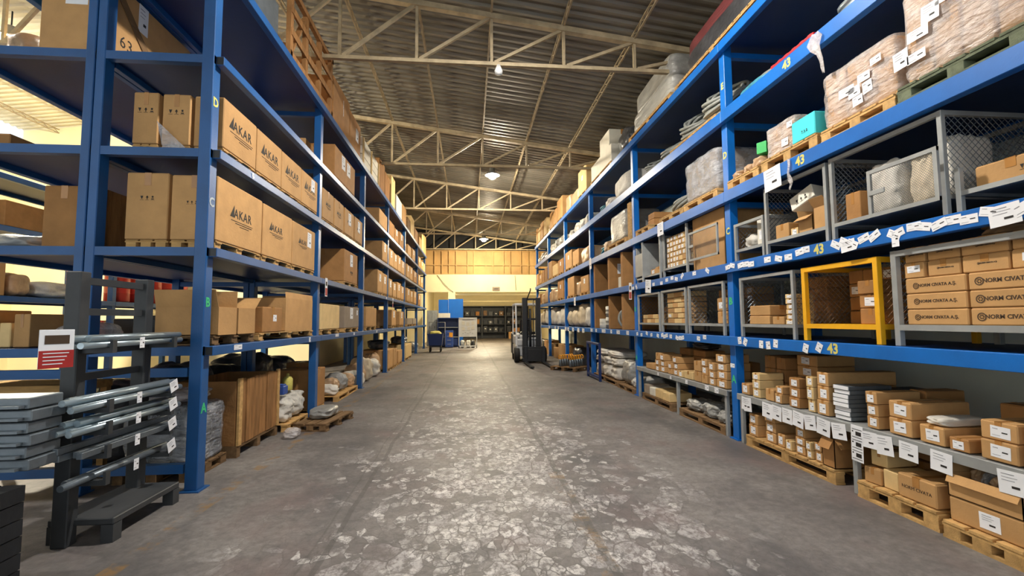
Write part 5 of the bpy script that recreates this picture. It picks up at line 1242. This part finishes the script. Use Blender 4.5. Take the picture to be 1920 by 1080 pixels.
for r_ in range(6):
    for c_ in range(6):
        b = MB(); x = -3.3 + .125 * c_ + RN.uniform(-.003, .003); z = .004 + .095 * r_; y0 = 2.5 + RN.uniform(0, .12)
        for (xa, xb, za, zb) in ((0, .115, 0, .008), (0, .115, .08, .088), (0, .008, .008, .08), (.107, .115, .008, .08)): b.box(x + xa, x + xb, y0, 2.98, z + za, z + zb)
        ob = b.build('black_channel', 'darksteel'); tag(ob, f"dark hollow steel tube, {ORD[r_]} row up, {ORD[c_]} from the far side, by the profiles", 'tube', 'dark tubes')
o = thing('warning_sign', 'white and red warning notice hung on the pipe stand', 'sign', (-2.58, 3.15, 1.34))
m = MB(); m.box(-.004, .004, -.085, .085, -.12, .12, .002); m.build('sign_board', 'paper', o)
m = MB(); m.box(.0045, .006, -.085, .085, -.12, -.01); m.build('red_field', 'redink', o)
m = MB(); 
for i in range(4): m.box(.0065, .0075, -.065, .06 - .01 * i, -.03 - .022 * i, -.024 - .022 * i)
m.build('white_lines', 'paper', o)
m = MB(); m.box(.0045, .006, -.06, .06, .03, .085); m.build('dark_pictogram', 'fadedink', o)
o.rotation_euler = (0, 0, -.5)

# ------------------------------------------------------------------ forklift
F = thing('forklift', 'grey forklift with dark mast facing the camera in the aisle', 'forklift', (2.16, 16.0, 0))
for x in (-.32, .16):
    m = MB(); m.box(x, x + .16, -.10, .02, .06, 2.28, .006); m.box(x + .02, x + .10, .02, .12, .06, 2.20, .004); m.build('mast_rail', 'black', F)
m = MB()
for z in (.3, .9, 1.5, 2.2): m.box(-.18, .18, .03, .09, z, z + .07)
m.build('mast_crossbars', 'black', F)
m = MB(); m.tube([(-.03, .06, .2), (-.03, .06, 1.9)], .04, 12); m.build('lift_cylinder', 'darksteel', F)
m = MB(); m.tube([(.08, .0, .5), (.08, .0, 2.2)], .015, 6); m.tube([(-.14, .0, .5), (-.14, .0, 2.2)], .015, 6); m.build('lift_chain', 'darksteel', F)
m = MB(); m.box(-.34, .42, -.16, -.11, .10, .20, .006); m.box(-.34, .42, -.16, -.11, .48, .58, .006)
for x in (-.30, .0, .32): m.box(x, x + .06, -.155, -.115, .15, .55)
m.build('fork_carriage', 'black', F)
m = MB(); m.box(-.22, .40, -.20, -.165, .08, .50, .006); m.build('carriage_plate', 'black', F)
for x in (-.28, .34):
    m = MB(); m.box(x, x + .11, -.24, -.205, .04, .60, .004); m.box(x, x + .11, -1.9, -.205, .035, .075, .004); m.build('fork', 'darksteel', F)
m = MB(); m.box(-.50, .42, .30, 1.7, .22, .62, .03); m.box(-.50, .42, .75, 1.75, .60, .95, .04); m.box(-.46, .40, .28, .55, .60, .82, .02); m.build('chassis', 'liftgrey', F)
m = MB(); m.box(-.52, .44, 1.70, 2.25, .18, 1.05, .06); m.build('counterweight', 'darksteel', F)
m = MB(); m.box(-.25, .2, .95, 1.35, .96, 1.08, .03); m.box(-.25, .2, 1.35, 1.46, 1.02, 1.5, .03); m.build('seat', 'black', F)
for x in (-.48, .40):
    m = MB(); m.bar((x, .38, .62), (x, .62, 2.06), .05); m.build('guard_pillar', 'liftgrey', F); m = MB(); m.bar((x, 1.72, .95), (x, 1.62, 2.06), .05); m.build('guard_pillar', 'liftgrey', F)
m = MB()
m.box(-.52, .44, .58, 1.7, 2.05, 2.09)
for i in range(5): m.box(-.5, .42, .66 + .22 * i, .72 + .22 * i, 2.08, 2.12)
m.build('overhead_guard', 'liftgrey', F)
m = MB(); m.tube([(-.03 + .16 * math.cos(t * PI / 10), .72 + .1 * math.sin(t * PI / 10), 1.12 + .12 * math.sin(t * PI / 10)) for t in range(20)], .014, 6, closed=True); m.bar((-.03, .62, .8), (-.03, .72, 1.12), .03); m.build('steering_wheel', 'black', F)
for x, y, r, nm in ((-.56, .42, .27, 'front_wheel'), (.40, .42, .27, 'front_wheel'), (-.50, 1.75, .20, 'rear_wheel'), (.30, 1.75, .20, 'rear_wheel')):
    m = MB(); m.lathe([(r * .9, 0), (r, .02), (r, .16), (r * .9, .18), (r * .55, .18), (r * .5, .15), (.02, .15)], 24, (x, y, r), 0, 'X'); wl = m.build(nm, 'rubber', F)
    m = MB(); m.lathe([(r * .5, .14), (r * .45, .17), (.03, .175)], 16, (x, y, r), 0, 'X'); m.build('wheel_hub', 'liftgrey', wl)
for x in (-.42, .34):
    m = MB(); m.lathe([(.07, 0), (.075, .02), (.06, .06), (.01, .07)], 14, (x, .40, .98), 0, 'Y'); m.build('headlamp', 'white', F)
m = MB(); m.tube([(-.16, -.02, 2.2), (-.02, -.02, 2.55), (-.02, -.02, 2.62)], .02, 6); m.build('hose_guide', 'black', F)
# ------------------------------------------------------------------ pallet of chain hoists
rz = .75
pallet('dark wooden pallet of yellow hooked chain hoists beside the forklift', 2.62, 3.42, 13.25, 14.15, 0, .12, 'oldwood', 'X', rz=rz)
k = 0
for i in range(6):
    for j in range(2):
        lx, ly = -.30 + .12 * i, -.22 + .36 * j
        px = 3.02 + lx * math.cos(rz) - ly * math.sin(rz); py = 13.70 + lx * math.sin(rz) + ly * math.cos(rz)
        o = thing('chain_hoist', f"chain hoist with yellow hook, {ORD[i]} of the {('front','rear')[j]} row on the dark pallet", 'hoist', (px, py, .123), rz, 'chain hoists')
        m = MB(); m.lathe([(.03, 0), (.05, .015), (.05, .17), (.035, .2), (.02, .21)], 16); m.build('hoist_body', 'steel', o)
        m = MB(); m.tube([(0, .055 * math.cos(t * .42 - .9), .265 + .06 * math.sin(t * .42 - .9)) for t in range(13)], .016, 6); m.bar((0, 0, .19), (0, 0, .23), .03); m.build('hook', 'orange', o)
# ------------------------------------------------------------------ far end of the aisle
o = thing('blue_cabinet', 'dark blue steel cabinet with open shelves before the end wall', 'cabinet', (-1.2, 26.4, 0))
m = MB(); m.box(-.6, .6, .5, .54, 0, 1.66); m.box(-.6, -.56, 0, .5, 0, 1.66); m.box(.56, .6, 0, .5, 0, 1.66); m.box(-.56, .56, .0, .5, 1.62, 1.66); m.box(-.56, .56, 0, .5, .06, .10); m.build('cabinet_shell', 'cabinetblue', o)
for z in (.55, 1.1): m = MB(); m.box(-.555, .555, .01, .5, z, z + .03); m.build('shelf', 'galv', o)
for x in (-.55, .0): m = MB(); m.box(x, x + .54, -.02, .0, .12, .54 if x < -.1 else .5); m.build('door', 'cabinetblue', o)
carton('white box lying on top of the dark blue cabinet', -1.76, -1.10, 26.42, 26.8, 1.663, .26, 'whiteboard', tape=False)
for x0, x1, nm in ((-1.78, -1.22, 'far'), (-1.21, -.36, 'near')):
    b = MB(); b.box(x0, x1, 26.96, 27.0, 0.0, 2.72 if nm == 'far' else 2.76, .004); b.box(x0, x0 + .03, 26.94, 26.96, 0, 2.7); b.box(x1 - .03, x1, 26.94, 26.96, 0, 2.7)
    ob = b.build('partition_screen', 'panelblue'); tag(ob, f"tall bright blue sheet panel behind the cabinet, {'beside the cream pillar' if nm == 'near' else 'next to the grey locker'}", 'panel')
o = thing('drawer_unit', 'blue drawer unit with an orange notice beside the white notice board', 'drawer unit', (-1.12, 25.9, 0))
m = MB(); m.box(-.22, .22, 0, .40, .03, .95, .006); m.build('unit_body', 'drawerblue', o)
for i in range(4): m = MB(); m.box(-.21, .21, -.015, -.001, .06 + .22 * i, .26 + .22 * i, .004); d = m.build('drawer', 'drawerblue', o); m = MB(); m.box(-.1, .1, -.035, -.016, .18 + .22 * i, .20 + .22 * i); m.build('drawer_handle', 'galv', d)
m = MB(); m.box(.0, .2, -.022, -.017, .58, .84); m.build('orange_notice', 'orange', o)
o = thing('notice_trolley', 'white notice board on a wheeled frame at the far end of aisle', 'notice board', (-.08, 25.2, 0))
m = MB(); m.box(-.48, .48, -.02, .02, .62, 1.62, .004); m.build('white_board', 'white', o)
m = MB(); m.box(-.50, -.46, -.03, .03, .06, 1.64); m.box(.46, .50, -.03, .03, .06, 1.64); m.box(-.5, .5, -.03, .03, .08, .14); m.box(-.5, .5, -.03, .03, 1.6, 1.66); m.build('trolley_frame', 'white', o)
for x in (-.48, .48): m = MB(); m.lathe([(.03, 0), (.05, .01), (.05, .03), (.03, .04)], 12, (x - .02, 0, .05), 0, 'X'); m.build('castor', 'black', o)
m = MB()
for i, (u, v) in enumerate(((-.25, 1.35), (.0, 1.3), (.28, 1.35), (-.25, 1.05), (.05, 1.05), (.28, 1.1))): m.box(u - .08, u + .08, -.024, -.021, v - .08, v + .1)
m.build('pinned_sheet', 'whiteboard', o)
m = MB()
for i in range(5): m.box(-.3 + .13 * i, -.22 + .13 * i, -.026, -.0245, .8 + .05 * (i % 2), .812 + .05 * (i % 2))
m.box(-.3, .3, -.026, -.022, 1.53, 1.55); m.build('board_lines', 'fadedink', o)
for i, (x, m_) in enumerate(((-.3, 'galv'), (.02, 'whitewrap'), (.28, 'darkwrap'))): lump(f"small bundle behind the legs of the white notice board, {ORD[i]} from cabinet side", -.08 + x - .14, -.08 + x + .14, 25.5, 25.9, 0, .42, m_, 'floor_bundle', 'bundle', 3, .08)
o = thing('grey_locker', 'pale grey steel locker against the end wall beside the blue panels', 'locker', (-2.15, 27.0, 0))
m = MB(); m.box(-.3, .3, 0, .42, .04, 2.1, .006); m.build('locker_body', 'galv', o)
for x in (-.29, .005): m = MB(); m.box(x, x + .285, -.015, -.001, .08, 2.05, .003); d = m.build('door', 'galv', o); m = MB(); m.box(x + .13, x + .16, -.035, -.016, 1.05, 1.2); m.build('handle', 'darksteel', d)
o = thing('tub_cart', 'dark blue tub cart with yellow rags near the end of the aisle rack', 'cart', (-1.62, 22.6, 0))
m = MB(); vs = [(-.30, -.35, .32), (.30, -.35, .32), (.30, .35, .32), (-.30, .35, .32), (-.36, -.42, .86), (.36, -.42, .86), (.36, .42, .86), (-.36, .42, .86)]
m.add(vs, [(3, 2, 1, 0), (0, 1, 5, 4), (1, 2, 6, 5), (2, 3, 7, 6), (3, 0, 4, 7)]); m.add([(x * .96, y * .96, z + .02) for x, y, z in vs], [(0, 1, 2, 3), (4, 5, 1, 0), (5, 6, 2, 1), (6, 7, 3, 2), (7, 4, 0, 3)])
m.box(-.38, .38, -.44, -.40, .84, .88); m.box(-.38, .38, .40, .44, .84, .88); m.build('tub', 'cabinetblue', o)
m = MB(); m.box(-.28, .28, -.4, .4, .24, .30); m.build('cart_base', 'darksteel', o)
for x in (-.28, .22):
    for y in (-.36, .30): m = MB(); m.lathe([(.06, 0), (.11, .01), (.11, .05), (.06, .06)], 16, (x, y, .11), 0, 'X'); m.build('wheel', 'rubber', o); m = MB(); m.box(x, x + .05, y - .03, y + .03, .1, .25); m.build('wheel_fork', 'darksteel', o)
m = MB(); m.tube([(-.36, .46, .3), (-.36, .46, 1.42), (.42, .46, 1.42), (.42, .46, .3)], .018, 8); m.build('push_handle', 'galv', o)
lump('yellow rags piled in the dark blue tub cart', -1.9, -1.36, 22.3, 22.9, .80, .2, 'yellowpaint', 'yellow_rags', 'rags', 3, .1)
b = MB(); b.box(-.12, .12, -.03, .03, 0, .42, .004); b.box(-.08, -.02, -.04, -.03, .1, .4); ob = b.build('pale_board', 'pale', None, (-1.84, 22.86, .93)); tag(ob, 'pale upright board standing in the tub cart', 'board') if False else bpy.data.objects.remove(ob)
# the dim storeroom seen through the opening
for s_, (xa, xb) in enumerate(((-.9, 1.04), (1.05, 2.99), (3.0, 4.94))):
    o = thing('store_shelf', f"dark storeroom shelf unit past the opening, {ORD[s_]} from the notice board side", 'shelf', ((xa + xb) / 2, 38.2, 0)); hw = (xb - xa) / 2
    m = MB(); m.box(-hw, hw, .76, .8, 0, 2.7); m.build('back_sheet', 'darksteel', o)
    for x in (-hw, hw - .06): m = MB(); m.box(x, x + .06, 0, .75, 0, 2.7); m.build('upright', 'darksteel', o)
    for z in (.5, 1.15, 1.85, 2.64): m = MB(); m.box(-hw + .06, hw - .06, 0, .75, z, z + .05); m.build('shelf', 'darksteel', o)
    for lv, z in enumerate((.553, 1.203, 1.903)):
        n = 4
        for i in range(n):
            x = xa + .12 + (xb - xa - .2) * i / n; w = (xb - xa - .3) / n * RN.uniform(.6, .9); h = RN.uniform(.25, .5)
            m_ = RN.choice(('darksteel', 'rusty', 'black', 'black', 'darkwrap', 'cratewood'))
            carton(f"dim box on store shelf unit {ORD[s_]}, {('lowest','middle','upper')[lv]} board, {ORD[i]} from the notice board side", x, x + w, 38.3, 38.7, z, h, m_, [('-Y', 0, .02, .12, .08, 0)] if RN.random() < .3 else [], tape=False, name='store_box')
carton('tan carton on the floor before the dim storeroom shelves', 3.2, 3.8, 37.3, 37.8, 0, .55, 'tan')
b = MB(); b.tube([(-.8, 36.0, 3.0), (4.8, 36.0, 3.0)], .05, 8); ob = b.build('pipe', 'cream'); ob['kind'] = 'structure'; ob.name = 'trim_2'
b = MB(); b.lathe([(.01, -.05), (.06, -.03), (.07, .02), (.05, .06), (.03, .12)], 16); ob = b.build('small_bulb', 'white', None, (.48, 7.28, 5.58)); tag(ob, 'small unlit white bulb under the first truss lower chord', 'lamp')
